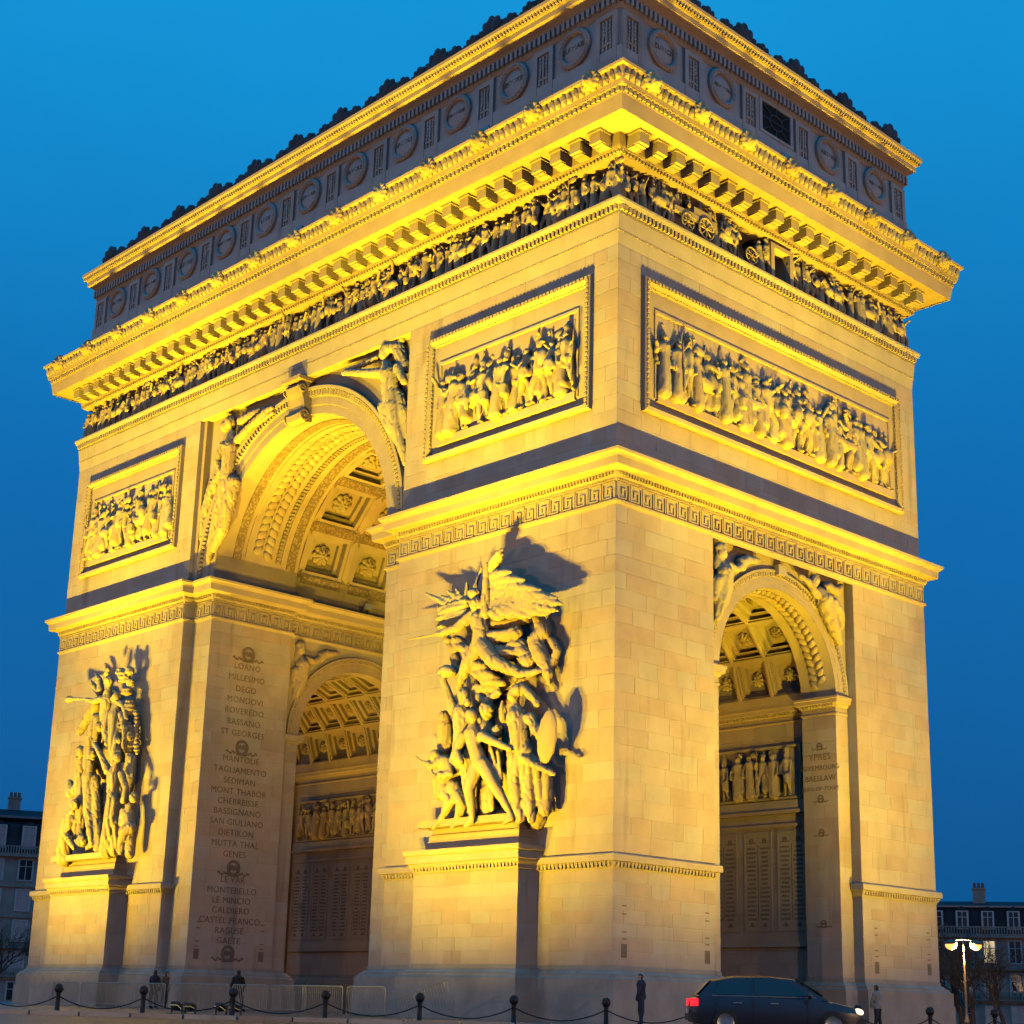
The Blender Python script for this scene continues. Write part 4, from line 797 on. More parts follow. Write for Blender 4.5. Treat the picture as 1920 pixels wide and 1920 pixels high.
def lion():
    P = [('e',(0,0,.1,.3,.32,.2,0)),('e',(0,-.02,.26,.19,.22,.16,0)),('e',(0,-.12,.38,.13,.1,.1,0)),('e',(0,-.2,.34,.1,.05,.08,0)),('c',[(0,.05,.36,.05),(0,-.08,.45,.055)])]
    for s in (1,-1): P += [('e',(s*.09,.07,.37,.05,.035,.04,0)),('e',(s*.2,.24,.2,.07,.08,.06,0))]
    for k in range(11):
        t = -.6 + k*(math.pi+1.2)/10; P.append(('e',(.31*math.cos(t),.02+.33*math.sin(t),.12,.1,.1,.12,0)))
    return P
lion_job = remesh_job(lion(), .035, 1)
def proud(v, k):   # stand the figures well clear of their backing
    out = []
    for t, p in v:
        if t == 'e': out.append((t, (p[0], p[1], p[2]*k, *p[3:])))
        else: out.append((t, [(q[0], q[1], q[2]*k, q[3]) for q in p]))
    return out
hero_jobs = {k: remesh_job(proud(v, (.25 if 'backing' in k else .86)), .045, 1) for k, v in FIG.items()}
# engraved names on the pier of the great passage
NAMES = [('W',19.16),('LOANO',18.46),('MILLESIMO',17.85),('DEGO',17.25),('MONDOVI',16.67),('ROVEREDO',16.08),('BASSANO',15.5),('ST GEORGES',14.92),('W',14.2),('MANTOUE',13.55),('TAGLIAMENTO',12.98),('SEDIMAN',12.42),('MONT THABOR',11.88),('CHEBREISSE',11.35),('BASSIGNANO',10.83),('SAN GIULIANO',10.3),('DIETIKON',9.75),('MUTTA THAL',9.2),('GENES',8.68),('W',8.0),('LE VAR',7.4),('MONTEBELLO',6.85),('LE MINCIO',6.35),('CALDIERO',5.85),('CASTEL FRANCO',5.35),('RAGUSE',4.85),('GAETE',4.35),('W',3.75)]
insc = part('inscribed_wall', MB().box(-9.6,-6.2,3.3,19.6,-.03,-.028), 'mortar', None, FPL, label='wall of engraved town names between laurel wreaths')
mbw = MB()
for i in range(22):
    t = -1.2 + i*(math.pi+2.4)/21; add_ell(mbw, (.33*math.cos(t), .33*math.sin(t), .0), (.13,.07,.02), t+1.1)
for s in (1,-1):
    for k in range(5): add_ell(mbw, (s*(.42+.12*k), -.3+.06*math.sin(k*2), 0), (.1,.05,.018), s*.5*(1 if k % 2 else -1))
for k in range(-2,3): add_ell(mbw, (k*.13, -.36, 0), (.1,.08,.02)); add_ell(mbw, (k*.1, -.02+.05*(k%2), 0), (.05,.16,.014))
WR = mbw.mesh('laurel_wreath')
for t, b in NAMES:
    if t == 'W': link('laurel_wreath', WR, 'letter', insc, FPL @ T(-7.93, b, .008))
    else: TXT.append((text_job(t, .45, .004), 'lettering', FPL @ T(-7.93, b, .009), 'letter', insc))
insc2 = part('inscribed_wall', MB().box(19.9,21.3,4.5,13.4,-.03,-.028), 'mortar', None, FPR, label='narrow pier face with engraved names inside the small arch')
for t, b, s_ in (('YPRES',12.66,.42),('LUXEMBOURG',12.18,.3),('BRESLAW',11.7,.36),('BERG-OP-ZOOM',11.24,.25)):
    TXT.append((text_job(t, s_, .004), 'lettering', FPR @ T(20.58, b, .009), 'letter', insc2))
for b in (13.15, 10.8, 9.3, 5.35): link('laurel_wreath', WR, 'letter', insc2, FPR @ T(20.58, b, .008) @ Matrix.Scale(.42, 4))

RES = run_jobs()
for j, name, M, mat, par in TXT: link(name, RES[j], mat, par, M)
FIGS = [RES[j] for j in fig_jobs]; HOR = [RES[j] for j in horse_job]; LION = RES[lion_job]
for i, m in enumerate(FIGS): folds(m, .014, 26, i*1.3, chisel=.014, ck=34)
for m in HOR: folds(m, .006, 12, 1, chisel=.012, ck=28)
folds(LION, 0, 1, chisel=.03, ck=22)
for m in FIGS + HOR + [LION]: m.materials.append(MAT['carved']); m.polygons.foreach_set('use_smooth', [True]*len(m.polygons))
# lion masks on the cyma
for M, L in ((FM, [1.7+3.4*k for k in range(-7,7)]), (FS, [1.59+3.18*k for k in range(-4,4)])):
    for a in L: link('lion_mask', LION, None, cornice, M @ T(a, 38.42, 1.78) @ Matrix.Scale(1.25, 4))
# frieze procession
def fig_at(M, a, b, d, h, k, parent, flip=False, name='carved_figure'):
    link(name, FIGS[k % len(FIGS)], None, parent, M @ T(a, b, d) @ Matrix.Rotation(random.uniform(-.09,.09), 4, 'Z') @ Matrix.Diagonal((h*random.uniform(.88,1.18)*(-1 if flip else 1), h, h*1.25, 1)))
for M, h, skip in ((FM, HX-.1, []), (FS, HY-.1, [(-.75,.95),(-7.4,-4.9),(-2.9,-1.7)])):
    a = -h + .1; k = 0
    while a < h - .1:
        if not any(s0 < a < s1 for s0, s1 in skip):
            kk = random.randrange(10)
            fig_at(M, a, 34.0 + random.uniform(-.02,.12), -.5 + random.uniform(-.12,.1), random.uniform(1.55,1.76), kk, frieze, random.random() < .35)
        a += random.uniform(.38,.6); k += 1
for a, f in ((-8.2,False),(-3.7,False),(4.2,True),(7.4,False),(9.6,True)): link('carved_horse', HOR[0], None, frieze, FS @ T(a,34.0,-.38) @ Matrix.Diagonal((1.5*(-1 if f else 1),1.5,1.5,1)))
for a, f in ((-18,False),(-11.5,True),(-4,False),(7,True),(12.6,False),(18.5,True)): link('carved_horse', HOR[0], None, frieze, FM @ T(a,34.0,-.38) @ Matrix.Diagonal((1.45*(-1 if f else 1),1.45,1.45,1)))
def wheel(r):
    mb = MB(); mb.tube([(r*math.cos(2*math.pi*i/20), r*math.sin(2*math.pi*i/20), 0) for i in range(21)], r*.1, 6)
    for i in range(8): t = 2*math.pi*i/8; mb.tube([(0,0,0),(r*math.cos(t), r*math.sin(t),0)], r*.06, 5)
    add_ell(mb, (0,0,0), (r*.2,r*.2,r*.2)); return mb.mesh('wheel', True)
WH = wheel(.52)
for a, b, s_ in ((-6.75,34.45,.75),(-5.5,34.55,.95),(-2.3,34.45,.75)):
    link('carved_wheel', WH, 'carved', frieze, FS @ T(a,b,.12) @ Matrix.Scale(s_,4))
mb = MB(); mb.loops([[(x,34.6+y,z) for x,y,z in l] for l in ([(-7.6,.1,-.1),(-4.8,.2,-.1),(-4.8,.5,-.1),(-7.6,.35,-.1)],[(-7.6,.1,.1),(-4.8,.2,.1),(-4.8,.5,.1),(-7.6,.35,.1)])], True, True, True); mb.box(-6.3,-5.1,35.0,35.35,-.1,.1)
part('carved_wagon', mb, 'carved', frieze, FS)
for a in (-7.2,-6.4,-5.6,-5.0): fig_at(FS, a, 34.75, -.35, 1.1, int(a*-10), frieze)
# recessed window niche in the side frieze
mb = MB()
o_ = [(-.75,34.02),(.92,34.02),(.92,35.75),(-.75,35.75)]; i_ = [(-.5,34.05),(.68,34.05),(.68,35.55),(-.5,35.55)]
mb.loops([[(a,b,-1.3) for a,b in o_],[(a,b,.06) for a,b in o_],[(a,b,.06) for a,b in i_],[(a,b,-1.3) for a,b in i_]], True, False, True)
part('frieze_niche', mb, 'moulding', frieze, FS)
# relief panels: rows of figures, some mounted
def populate(M, p, a0, a1, b, h, horses, seed):
    random.seed(seed)
    for lay, (dz, dd, pitch) in enumerate(((.34,-.8,.62),(.05,-.55,.9),(0,-.36,.62))):
        a = a0 + .3
        while a < a1 - .25:
            if not (lay == 2 and any(abs(a-q) < .5 for q in horses)):
                fig_at(M, a, b+dz*random.uniform(.6,1.2), dd+random.uniform(-.03,.08), h*random.uniform(.84,1.0)*(.92 if lay == 2 else 1), random.randrange(10), p, random.random() < .5)
            a += pitch*random.uniform(.75,1.25)
    for i, q in enumerate(horses):
        link('carved_horse', HOR[i % 2 == 1], None, p, M @ T(q, b, -.5) @ Matrix.Diagonal((h*.78*(-1 if i % 2 else 1), h*.78, h*.85, 1)))
populate(FMU, panR, 11.25, 19.6, 25.98, 3.05, [13.2], 21)
populate(FMU, panL, -19.5, -11.1, 25.98, 3.05, [-17.3,-14.0], 22)
populate(FSU, panS, -8.6, 8.5, 25.98, 3.05, [-5.4,-2.6,.6,4.6,7.2], 23)
random.seed(5)
# sculpture groups and spandrel figures
G1 = ['spirit','spirit_drapery','spirit_wing','spirit_far_wing','bearded_warrior','striding_youth','armoured_warrior','oval_shield','stooping_archer','rear_soldier','fallen_shield','rocky_backing']
G2 = ['trumpet_spirit','palm_trophy','laurelled_leader','robed_companion','pleading_woman','kneeling_man','kneeling_woman','stone_backing']
FOLD = {'spirit':(.03,9),'spirit_drapery':(.09,7.5),'spirit_wing':(.0,1),'spirit_far_wing':(.0,1),'bearded_warrior':(.06,11),'striding_youth':(.0,6),'armoured_warrior':(.06,10),'oval_shield':(.0,9),'stooping_archer':(.03,9),'rear_soldier':(.05,10),'fallen_shield':(.0,6),'rocky_backing':(.08,3),'robed_companion':(.09,13),'pleading_woman':(.1,14),'kneeling_woman':(.09,13),'kneeling_man':(.03,9),'laurelled_leader':(.09,13),'trumpet_spirit':(.05,11),'palm_trophy':(.08,14)}
def group(names, label, plinth):
    root = part('sculpture_group', plinth, 'carved', None, FM, label=label)
    for i, n in enumerate(names):
        me = RES[hero_jobs[n]]; amp, k = FOLD.get(n, (.05, 9)); folds(me, amp, k, i*1.7, 'b' if n in ('spirit_drapery','palm_trophy') else 'a', chisel=.015 if n in ('striding_youth','oval_shield') else .05, ck=8.5); me.materials.append(MAT['carved'])
        link(n, me, None, root, FM)
    return root
group(G1, 'high relief of a winged figure with a sword above marching warriors', MB().box(12.2,17.6,8.46,8.75,-.02,PEDD+.1))
group(G2, 'high relief of robed figures under a winged trumpeter', MB().box(-18.3,-12.6,8.46,8.75,-.02,PEDD+.1))
for n, nm, lab in (('left_victory','spandrel_figure','winged figure beside the great arch, left of the keystone'),('right_victory','spandrel_figure','winged figure beside the great arch, right of the keystone')):
    me = RES[hero_jobs[n]]; folds(me, .05, 9, 1.0, chisel=.05); me.materials.append(MAT['carved']); o = link(nm, me, None, arch, FM); o['label'] = lab
for n, lab in (('near_spandrel_figure','carved figure at the near shoulder of the small arch'),('far_spandrel_figure','carved figure at the far shoulder of the small arch')):
    me = RES[hero_jobs[n]]; folds(me, .035, 9, 2.0, chisel=.04); me.materials.append(MAT['carved']); o = link('spandrel_figure', me, None, arch, FS); o['label'] = lab
    if n == 'near_spandrel_figure':
        o = link('spandrel_figure', me, None, arch, frame((-7.3,0,0),(0,1,0),(1,0,0))); o['label'] = 'carved figure over the inner small arch'
        o = link('spandrel_figure', me, None, arch, frame((-7.3,0,0),(0,1,0),(1,0,0)) @ Matrix.Diagonal((-1,1,1,1))); o['label'] = 'carved figure over the far shoulder of the inner small arch'
# inner walls of the cross passage: relief and tablets of names
def inner_wall(M, a0, a1, xs):
    mb = MB(); mb.loops([[(a0,11.0,.0),(a1,11.0,.0),(a1,13.5,.0),(a0,13.5,.0)],[(a0,11.0,.14),(a1,11.0,.14),(a1,13.5,.14),(a0,13.5,.14)],[(a0+.14,11.12,.14),(a1-.14,11.12,.14),(a1-.14,13.38,.14),(a0+.14,13.38,.14)],[(a0+.14,11.12,-.06),(a1-.14,11.12,-.06),(a1-.14,13.38,-.06),(a0+.14,13.38,-.06)]], True, False, True)
    p = part('inner_relief', mb, 'carved', None, M)
    for q in ((10.35,10.5,.3),(10.5,10.95,.18),(9.75,9.9,.12),(4.4,4.62,.14),(4.62,4.9,.08)): part('inner_ledge', MB().box(a0-.3, a1+.3, q[0], q[1], 0, q[2]), 'moulding', None, M); random.seed(int(abs(a0)*10))
    a = a0 + .5
    while a < a1 - .3: fig_at(M, a, 11.14, -.16, random.uniform(1.8,2.1), random.randrange(10), p, random.random() < .5); a += random.uniform(.55,.85)
    for x in xs:
        mb = MB(); mb.loops([[(x-.8,5.1,0),(x+.8,5.1,0),(x+.8,9.6,0),(x-.8,9.6,0)],[(x-.8,5.1,.05),(x+.8,5.1,.05),(x+.8,9.6,.05),(x-.8,9.6,.05)],[(x-.72,5.18,.05),(x+.72,5.18,.05),(x+.72,9.52,.05),(x-.72,9.52,.05)],[(x-.72,5.18,.02),(x+.72,5.18,.02),(x+.72,9.52,.02),(x-.72,9.52,.02)]], True, False, True)
        t = part('name_tablet', mb, 'moulding', None, M)
        mb = MB(); mb.box(x-.015, x+.015, 5.6, 9.0, .02, .026)
        for c in (x-.37, x+.37):
            for i in range(17):
                b = 8.85 - i*.2; L = random.uniform(.36,.58); s = c - L/2
                while s < c + L/2 - .02:
                    w_ = random.uniform(.02,.05); mb.box(s, s+w_, b-.05, b+random.uniform(.03,.06), .02, .025); s += w_ + random.uniform(.012,.025)
        part('engraved_lines', mb, 'letter', t, M, kind='stuff')
        for c in (x-.37, x+.37):
            for b, q in ((9.2,.3),(5.4,.22)): link('laurel_wreath', WR, 'letter', t, M @ T(c, b, .024) @ Matrix.Scale(q, 4))
inner_wall(FPR2, 12.5, 19.2, [12.6,14.6,16.6,18.5])
inner_wall(FPL2, -19.0, -9.4, [-18.4,-16.5,-14.5,-12.5,-10.5])
# ------------------------------------------------------------------ ground, road, island
def cobble(name, base, scale, bump=.5):
    m, nt, b = nodes_of(name); L = nt.links.new
    geo = N(nt, 'ShaderNodeNewGeometry'); v = N(nt, 'ShaderNodeTexVoronoi'); v.inputs['Scale'].default_value = scale; L(geo.outputs['Position'], v.inputs['Vector'])
    v2 = N(nt, 'ShaderNodeTexVoronoi', feature='DISTANCE_TO_EDGE'); v2.inputs['Scale'].default_value = scale; L(geo.outputs['Position'], v2.inputs['Vector'])
    cr_ = N(nt, 'ShaderNodeMapRange'); L(v2.outputs['Distance'], cr_.inputs[0]); cr_.inputs[2].default_value = .12; cr_.inputs[3].default_value = .35; cr_.inputs[4].default_value = 1
    n = N(nt, 'ShaderNodeTexNoise'); n.inputs['Scale'].default_value = .25; n.inputs['Detail'].default_value = 5; L(geo.outputs['Position'], n.inputs['Vector'])
    mr = N(nt, 'ShaderNodeMapRange'); L(n.outputs[0], mr.inputs[0]); mr.inputs[3].default_value = .6; mr.inputs[4].default_value = 1.4
    a = N(nt, 'ShaderNodeMixRGB', blend_type='MULTIPLY'); a.inputs[0].default_value = 1; a.inputs[1].default_value = (*base, 1); L(cr_.outputs[0], a.inputs[2])
    c = N(nt, 'ShaderNodeMixRGB', blend_type='MULTIPLY'); c.inputs[0].default_value = 1; L(a.outputs[0], c.inputs[1]); L(mr.outputs[0], c.inputs[2]); L(c.outputs[0], b.inputs['Base Color'])
    b.inputs['Roughness'].default_value = .45
    bp = N(nt, 'ShaderNodeBump'); bp.inputs['Strength'].default_value = bump; bp.inputs['Distance'].default_value = .02; L(v2.outputs['Distance'], bp.inputs['Height']); L(bp.outputs[0], b.inputs['Normal'])
    return m
def road_z(r): 
    t = min(1, max(0, (r-48)/45)); return -.02 - 1.05*t*t*(3-2*t)
mb = MB(); rs = [.1,20,36,44,48,52,56,60,65,70,75,80,86,93,110,140,200,400,1200,4000]; n = 96
mb.loops([[(r*math.cos(2*math.pi*i/n), r*math.sin(2*math.pi*i/n), road_z(r)) for i in range(n)] for r in rs], True, True)
road = link('road', mb.mesh('road', True), cobble('cobbled_road', (.075,.062,.055), 5)); road['kind'] = 'structure'
mb = MB(); mb.loops([[(r*math.cos(2*math.pi*i/n), r*math.sin(2*math.pi*i/n), z) for i in range(n)] for r, z in ((.1,.004),(38.2,.004))], True, True)
isl = link('island_pavement', mb.mesh('island_pavement'), cobble('island_paving', (.16,.13,.12), 2.2, .3)); isl['kind'] = 'structure'
mb = MB()
for i in range(160):
    t0, t1 = 2*math.pi*(i+.02)/160, 2*math.pi*(i+.98)/160
    q = [(r*math.cos(t), r*math.sin(t)) for r, t in ((38.2,t0),(38.5,t0),(38.5,t1),(38.2,t1))]
    mb.add([(x,y,-.04) for x,y in q]+[(x,y,.1) for x,y in q], [(4,5,6,7),(0,1,5,4),(1,2,6,5),(2,3,7,6),(3,0,4,7)])
kb = link('kerb', mb.mesh('kerb'), MAT['base']); kb['kind'] = 'structure'

# ------------------------------------------------------------------ chain bollards round the island
mb = MB()
def lathe(mb, prof, seg=12): mb.loops([[(r*math.cos(2*math.pi*i/seg), r*math.sin(2*math.pi*i/seg), z) for i in range(seg)] for r, z in prof], True, True, True)
lathe(mb, [(.11,0),(.11,.05),(.07,.08),(.06,.52),(.08,.55),(.05,.58)]); BOLP = mb.mesh('post', True)
mb = MB(); lathe(mb, [(.02,.56),(.09,.59),(.125,.66),(.13,.7),(.125,.74),(.09,.81),(.02,.84)]); BOLB = mb.mesh('ball_finial', True)
iron = plain('bollard_iron', (.02,.02,.022), .5, .5)
angs = [rad(-75 + 4.1*k) for k in range(19)]
def where(t):
    x, y = 36.9*math.cos(t), 36.9*math.sin(t)
    return x, y
NTH = ['first','second','third','fourth','fifth','sixth','seventh','eighth','ninth','tenth','eleventh','twelfth','thirteenth','fourteenth','fifteenth','sixteenth','seventeenth','eighteenth','nineteenth']
prev = None
for i, t in enumerate(angs):
    x, y = where(t); b = thing('chain_bollard', 'dark ball-topped chain bollard, %s from the left along the kerb' % NTH[i], 'bollard', (x, y, .004), t, 'chain bollards round the island')
    M = WM[b.name]; link('post', BOLP, iron, b, M); link('ball_finial', BOLB, iron, b, M)
    if prev:
        mb = MB(); p0, p1 = Vector((*prev,.5)), Vector((x,y,.5))
        mb.tube([p0.lerp(p1, k/8) - Vector((0,0,.55*.6*(1-(2*k/8-1)**2))) for k in range(9)], .018, 5)
        link('chain', mb.mesh('chain'), iron, b, Matrix.Identity(4))
    prev = (x, y)
# ------------------------------------------------------------------ crowd barriers in front of the arch
steel = plain('galvanised_barrier', (.34,.31,.25), .45, .3)
def barrier(label, x, y, rz, tilt=0):
    r = thing('crowd_barrier', label, 'barrier', (x, y, .004), rz, 'crowd barriers in front of the arch')
    M = WM[r.name] @ Matrix.Rotation(tilt, 4, 'Y')
    if not BAR:
        mb = MB(); w, h = 1.15, 1.08
        mb.tube([(-w,0,.12),(-w,0,h-.12),(-w+.03,0,h-.04),(-w+.12,0,h),(w-.12,0,h),(w-.03,0,h-.04),(w,0,h-.12),(w,0,.12)], .026, 6); mb.tube([(-w,0,.18),(w,0,.18)], .015, 6)
        BAR['frame'] = mb.mesh('frame'); mb = MB(); mb.tube([(0,0,.18),(0,0,h)], .014, 5); BAR['bar'] = mb.mesh('bar')
        mb = MB(); mb.tube([(0,-.3,.0),(0,-.26,.05),(0,0,.14),(0,.26,.05),(0,.3,.0)], .018, 5); BAR['foot'] = mb.mesh('foot')
    link('frame', BAR['frame'], steel, r, M)
    for k in range(19): link('bar', BAR['bar'], steel, r, M @ T(-1.15+2.3*(k+1)/20, 0, 0))
    for s in (-.85, .85): link('foot', BAR['foot'], steel, r, M @ T(s, 0, 0))
BAR = {}
for i in range(10):
    lab = 'metal crowd barrier before the great arch, %s of the row from the left' % NTH[i]
    barrier(lab, -6.0+2.42*i, -17.4 + .12*math.sin(i*2.1), .04*math.sin(i*3.3))
barrier('metal crowd barrier tipped up on one end beside the statue pedestal', 18.6, -16.8, .35, -.33)
# ------------------------------------------------------------------ floodlight housings
def flood_housing(loc, aim, label, s=1.0):
    d = (Vector(aim) - Vector(loc)); q = d.to_track_quat('-Z', 'Y').to_matrix().to_4x4()
    r = tag(link('floodlight', None, None, None, T(loc[0], loc[1], 0)), label, 'floodlight', 'floodlights on the ground')
    M = Matrix.Translation(loc) @ q @ Matrix.Scale(s, 4)
    mb = MB(); A = [(-.34,-.26),(.34,-.26),(.34,.26),(-.34,.26)]
    mb.loops([[(x*k, y*k, z) for x, y in A] for k, z in ((1.0,-.0),(1.04,-.0),(1.04,.1),(.8,.32),(.5,.4))], True, False, True)
    link('housing', mb.mesh('housing'), 'dark_metal', r, M)
    mb = MB(); mb.add([(x*.97, y*.97, .24) for x, y in A], [(0,1,2,3)]); link('lens', mb.mesh('lens'), 'lens', r, M)
    mb = MB(); x, y, z = loc; mb.tube([(x-.3,y,0),(x-.3,y,z)], .03, 6); mb.tube([(x+.3,y,0),(x+.3,y,z)], .03, 6); mb.box(x-.4,x+.4,y-.15,y+.15,0,.03); link('bracket', mb.mesh('bracket'), 'dark_metal', r, Matrix.Identity(4))
for (o, loc, aim), lab in zip(list(LIGHTS), FLC): flood_housing(loc, aim, 'ground floodlight ' + lab, .5)
def ledge_lamp(M, a, b, d, label, size=.5):
    r = tag(link('ledge_floodlight', None, None, None, M @ T(a,b,d)), label, 'floodlight', 'small floodlights on ledges'); F = M @ T(a,b,d) @ Matrix.Scale(size*2, 4)
    mb = MB(); mb.tube([(0,0,0),(0,.3,.05)], .03, 6); link('stem', mb.mesh('stem'), 'dark_metal', r, F)
    mb = MB(); mb.loops([[(x*k, .34+y*k+z*.5, .05+z) for x, y in ((-.22,-.12),(.22,-.12),(.22,.12),(-.22,.12))] for k, z in ((.6,-.2),(1,.0),(1,.12))], True, True, True)
    link('head', mb.mesh('head'), 'lamp_metal', r, F)
ledge_lamp(FM, 15.1, 38.85, 1.2, 'small lamp on the main cornice ledge nearer the corner', .6)
ledge_lamp(FM, 1.3, 38.85, 1.2, 'small lamp on the main cornice ledge above the great arch', .6)
ledge_lamp(FS, -1.3, 38.85, 1.2, 'small lamp on the side cornice ledge by the grilled window', .6)
ledge_lamp(FPL, -.2, 22.75, .1, 'small lamp on the ledge inside the great arch', .6)
# lamps inside the passages, standing on the impost ledges
VC = (1.0, .60, .06)
def floor_lamp(x, y, aim, size, power, label):
    spot((x, y, .3), aim, size, 1.0, power, VC, .15)
    r = thing('floor_uplight', label, 'uplight', (x, y, .004), 0, 'uplights in the passage floors'); M = WM[r.name]
    mb = MB(); lathe(mb, [(.3,0),(.3,.08),(.24,.12),(.22,.1)], 14); link('housing', mb.mesh('housing'), 'dark_metal', r, M)
    mb = MB(); lathe(mb, [(.21,.06),(.2,.095),(.02,.1)], 14); link('lens', mb.mesh('lens'), 'lens', r, M)
floor_lamp(2.5, -7.6, (-1.5, -7.6, 29), 56, 15000, 'floor uplight at the front of the great passage')
floor_lamp(2.5, -2.0, (-2.0, -2.5, 29), 56, 15000, 'floor uplight in the middle of the great passage')
floor_lamp(14.5, -1.2, (15.5, .8, 19), 56, 4200, 'floor uplight in the side passage of the near piers')
floor_lamp(-11.0, -1.2, (-12, .6, 19), 60, 4400, 'floor uplight in the left side passage nearer the great arch')
floor_lamp(-16.5, -1.2, (-16, .6, 19), 60, 4400, 'floor uplight deep in the left side passage')
VW = (1.0, .52, .16)
def added_fill_lamp(x, y, z, label, power):  # added lamps on unseen walls, warm fill for the dark passages
    r = tag(link('added_fill_lamp', None, None, None, T(x, y, z)), label, 'fill lamp', 'added fill lamps in the passages'); M = WM[r.name]
    mb = MB(); lathe(mb, [(.05,.0),(.14,.04),(.16,.3),(.1,.38),(.03,.44)], 8); link('glass', mb.mesh('glass'), plain('fill_lamp_glass', (.8,.6,.3), .3, 0, (1,.55,.15), 1.2), r, M)
    mb = MB(); mb.tube([(0,0,.44),(0,.16,.5),(0,.34,.46)], .025, 6); link('bracket', mb.mesh('bracket'), 'dark_metal', r, M)
    ld = bpy.data.lights.new('fill_lamp_light', 'POINT'); ld.energy = power; ld.color = VW; ld.shadow_soft_size = .2
    o = bpy.data.objects.new('fill_lamp_light', ld); COL.objects.link(o); o.location = (x, y - .35, z + .2)
added_fill_lamp(-9.0, -3.8, 6.5, 'added fill lamp on the hidden wall of the left side passage', 420)
added_fill_lamp(13.0, -4.4, 6.5, 'added fill lamp on the hidden wall of the near side passage', 300)
added_fill_lamp(6.6, -6.5, 8.0, 'added fill lamp on the hidden wall of the great passage', 650)
# ------------------------------------------------------------------ street lamps
lampglow = plain('street_lamp_glow', (1,.8,.5), .3, 0, (1.0,.36,.06), 2.4)
postmat = plain('lamp_post_paint', (.16,.13,.09), .45, .3)
mb = MB(); lathe(mb, [(.2,0),(.2,.4),(.13,.6),(.1,1.0),(.06,6.0),(.05,6.6)]); LP = mb.mesh('post', True)
mb = MB(); mb.tube([(-.95,0,6.2),(-.6,0,6.42),(0,0,6.5),(.6,0,6.42),(.95,0,6.2)], .04, 6); LA = mb.mesh('arm', True)
mb = MB(); lathe(mb, [(.04,.24),(.3,.14),(.34,.02),(.32,0)], 14); LH = mb.mesh('lamp_hood', True)
mb = MB(); lathe(mb, [(.30,-.0),(.31,-.08),(.24,-.2),(.1,-.28),(.02,-.3)], 14); LB = mb.mesh('lamp_bowl', True)
def street_lamp(label, x, y, rz, power):
    r = thing('street_lamp', label, 'street lamp', (x, y, road_z(math.hypot(x,y))), rz, 'street lamps round the square'); M = WM[r.name]
    link('post', LP, postmat, r, M); link('arm', LA, postmat, r, M)
    for s in (-.95, .95):
        h = link('lamp_hood', LH, postmat, r, M @ T(s,0,6.1) @ Matrix.Scale(1.45,4)); link('lamp_bowl', LB, lampglow, h, M @ T(s,0,6.1) @ Matrix.Scale(1.45,4))
    ld = bpy.data.lights.new('lamp_light', 'POINT'); ld.energy = power; ld.color = (1.0,.60,.26); ld.shadow_soft_size = .3
    o = bpy.data.objects.new('lamp_light', ld); COL.objects.link(o); o.location = (x, y, 5.5 + road_z(math.hypot(x,y)))
STREET_P = 11000
street_lamp('lit twin-headed street lamp right of the arch in front of the grey building', -3.9, 57.0, rad(46), STREET_P)
for k, a in enumerate((-128, -95, -62, -20, 8, 35)):
    street_lamp('twin-headed street lamp across the roundabout, %s of those behind the viewer' % NTH[k], 66*math.cos(rad(a)), 66*math.sin(rad(a)), rad(a+90), STREET_P)
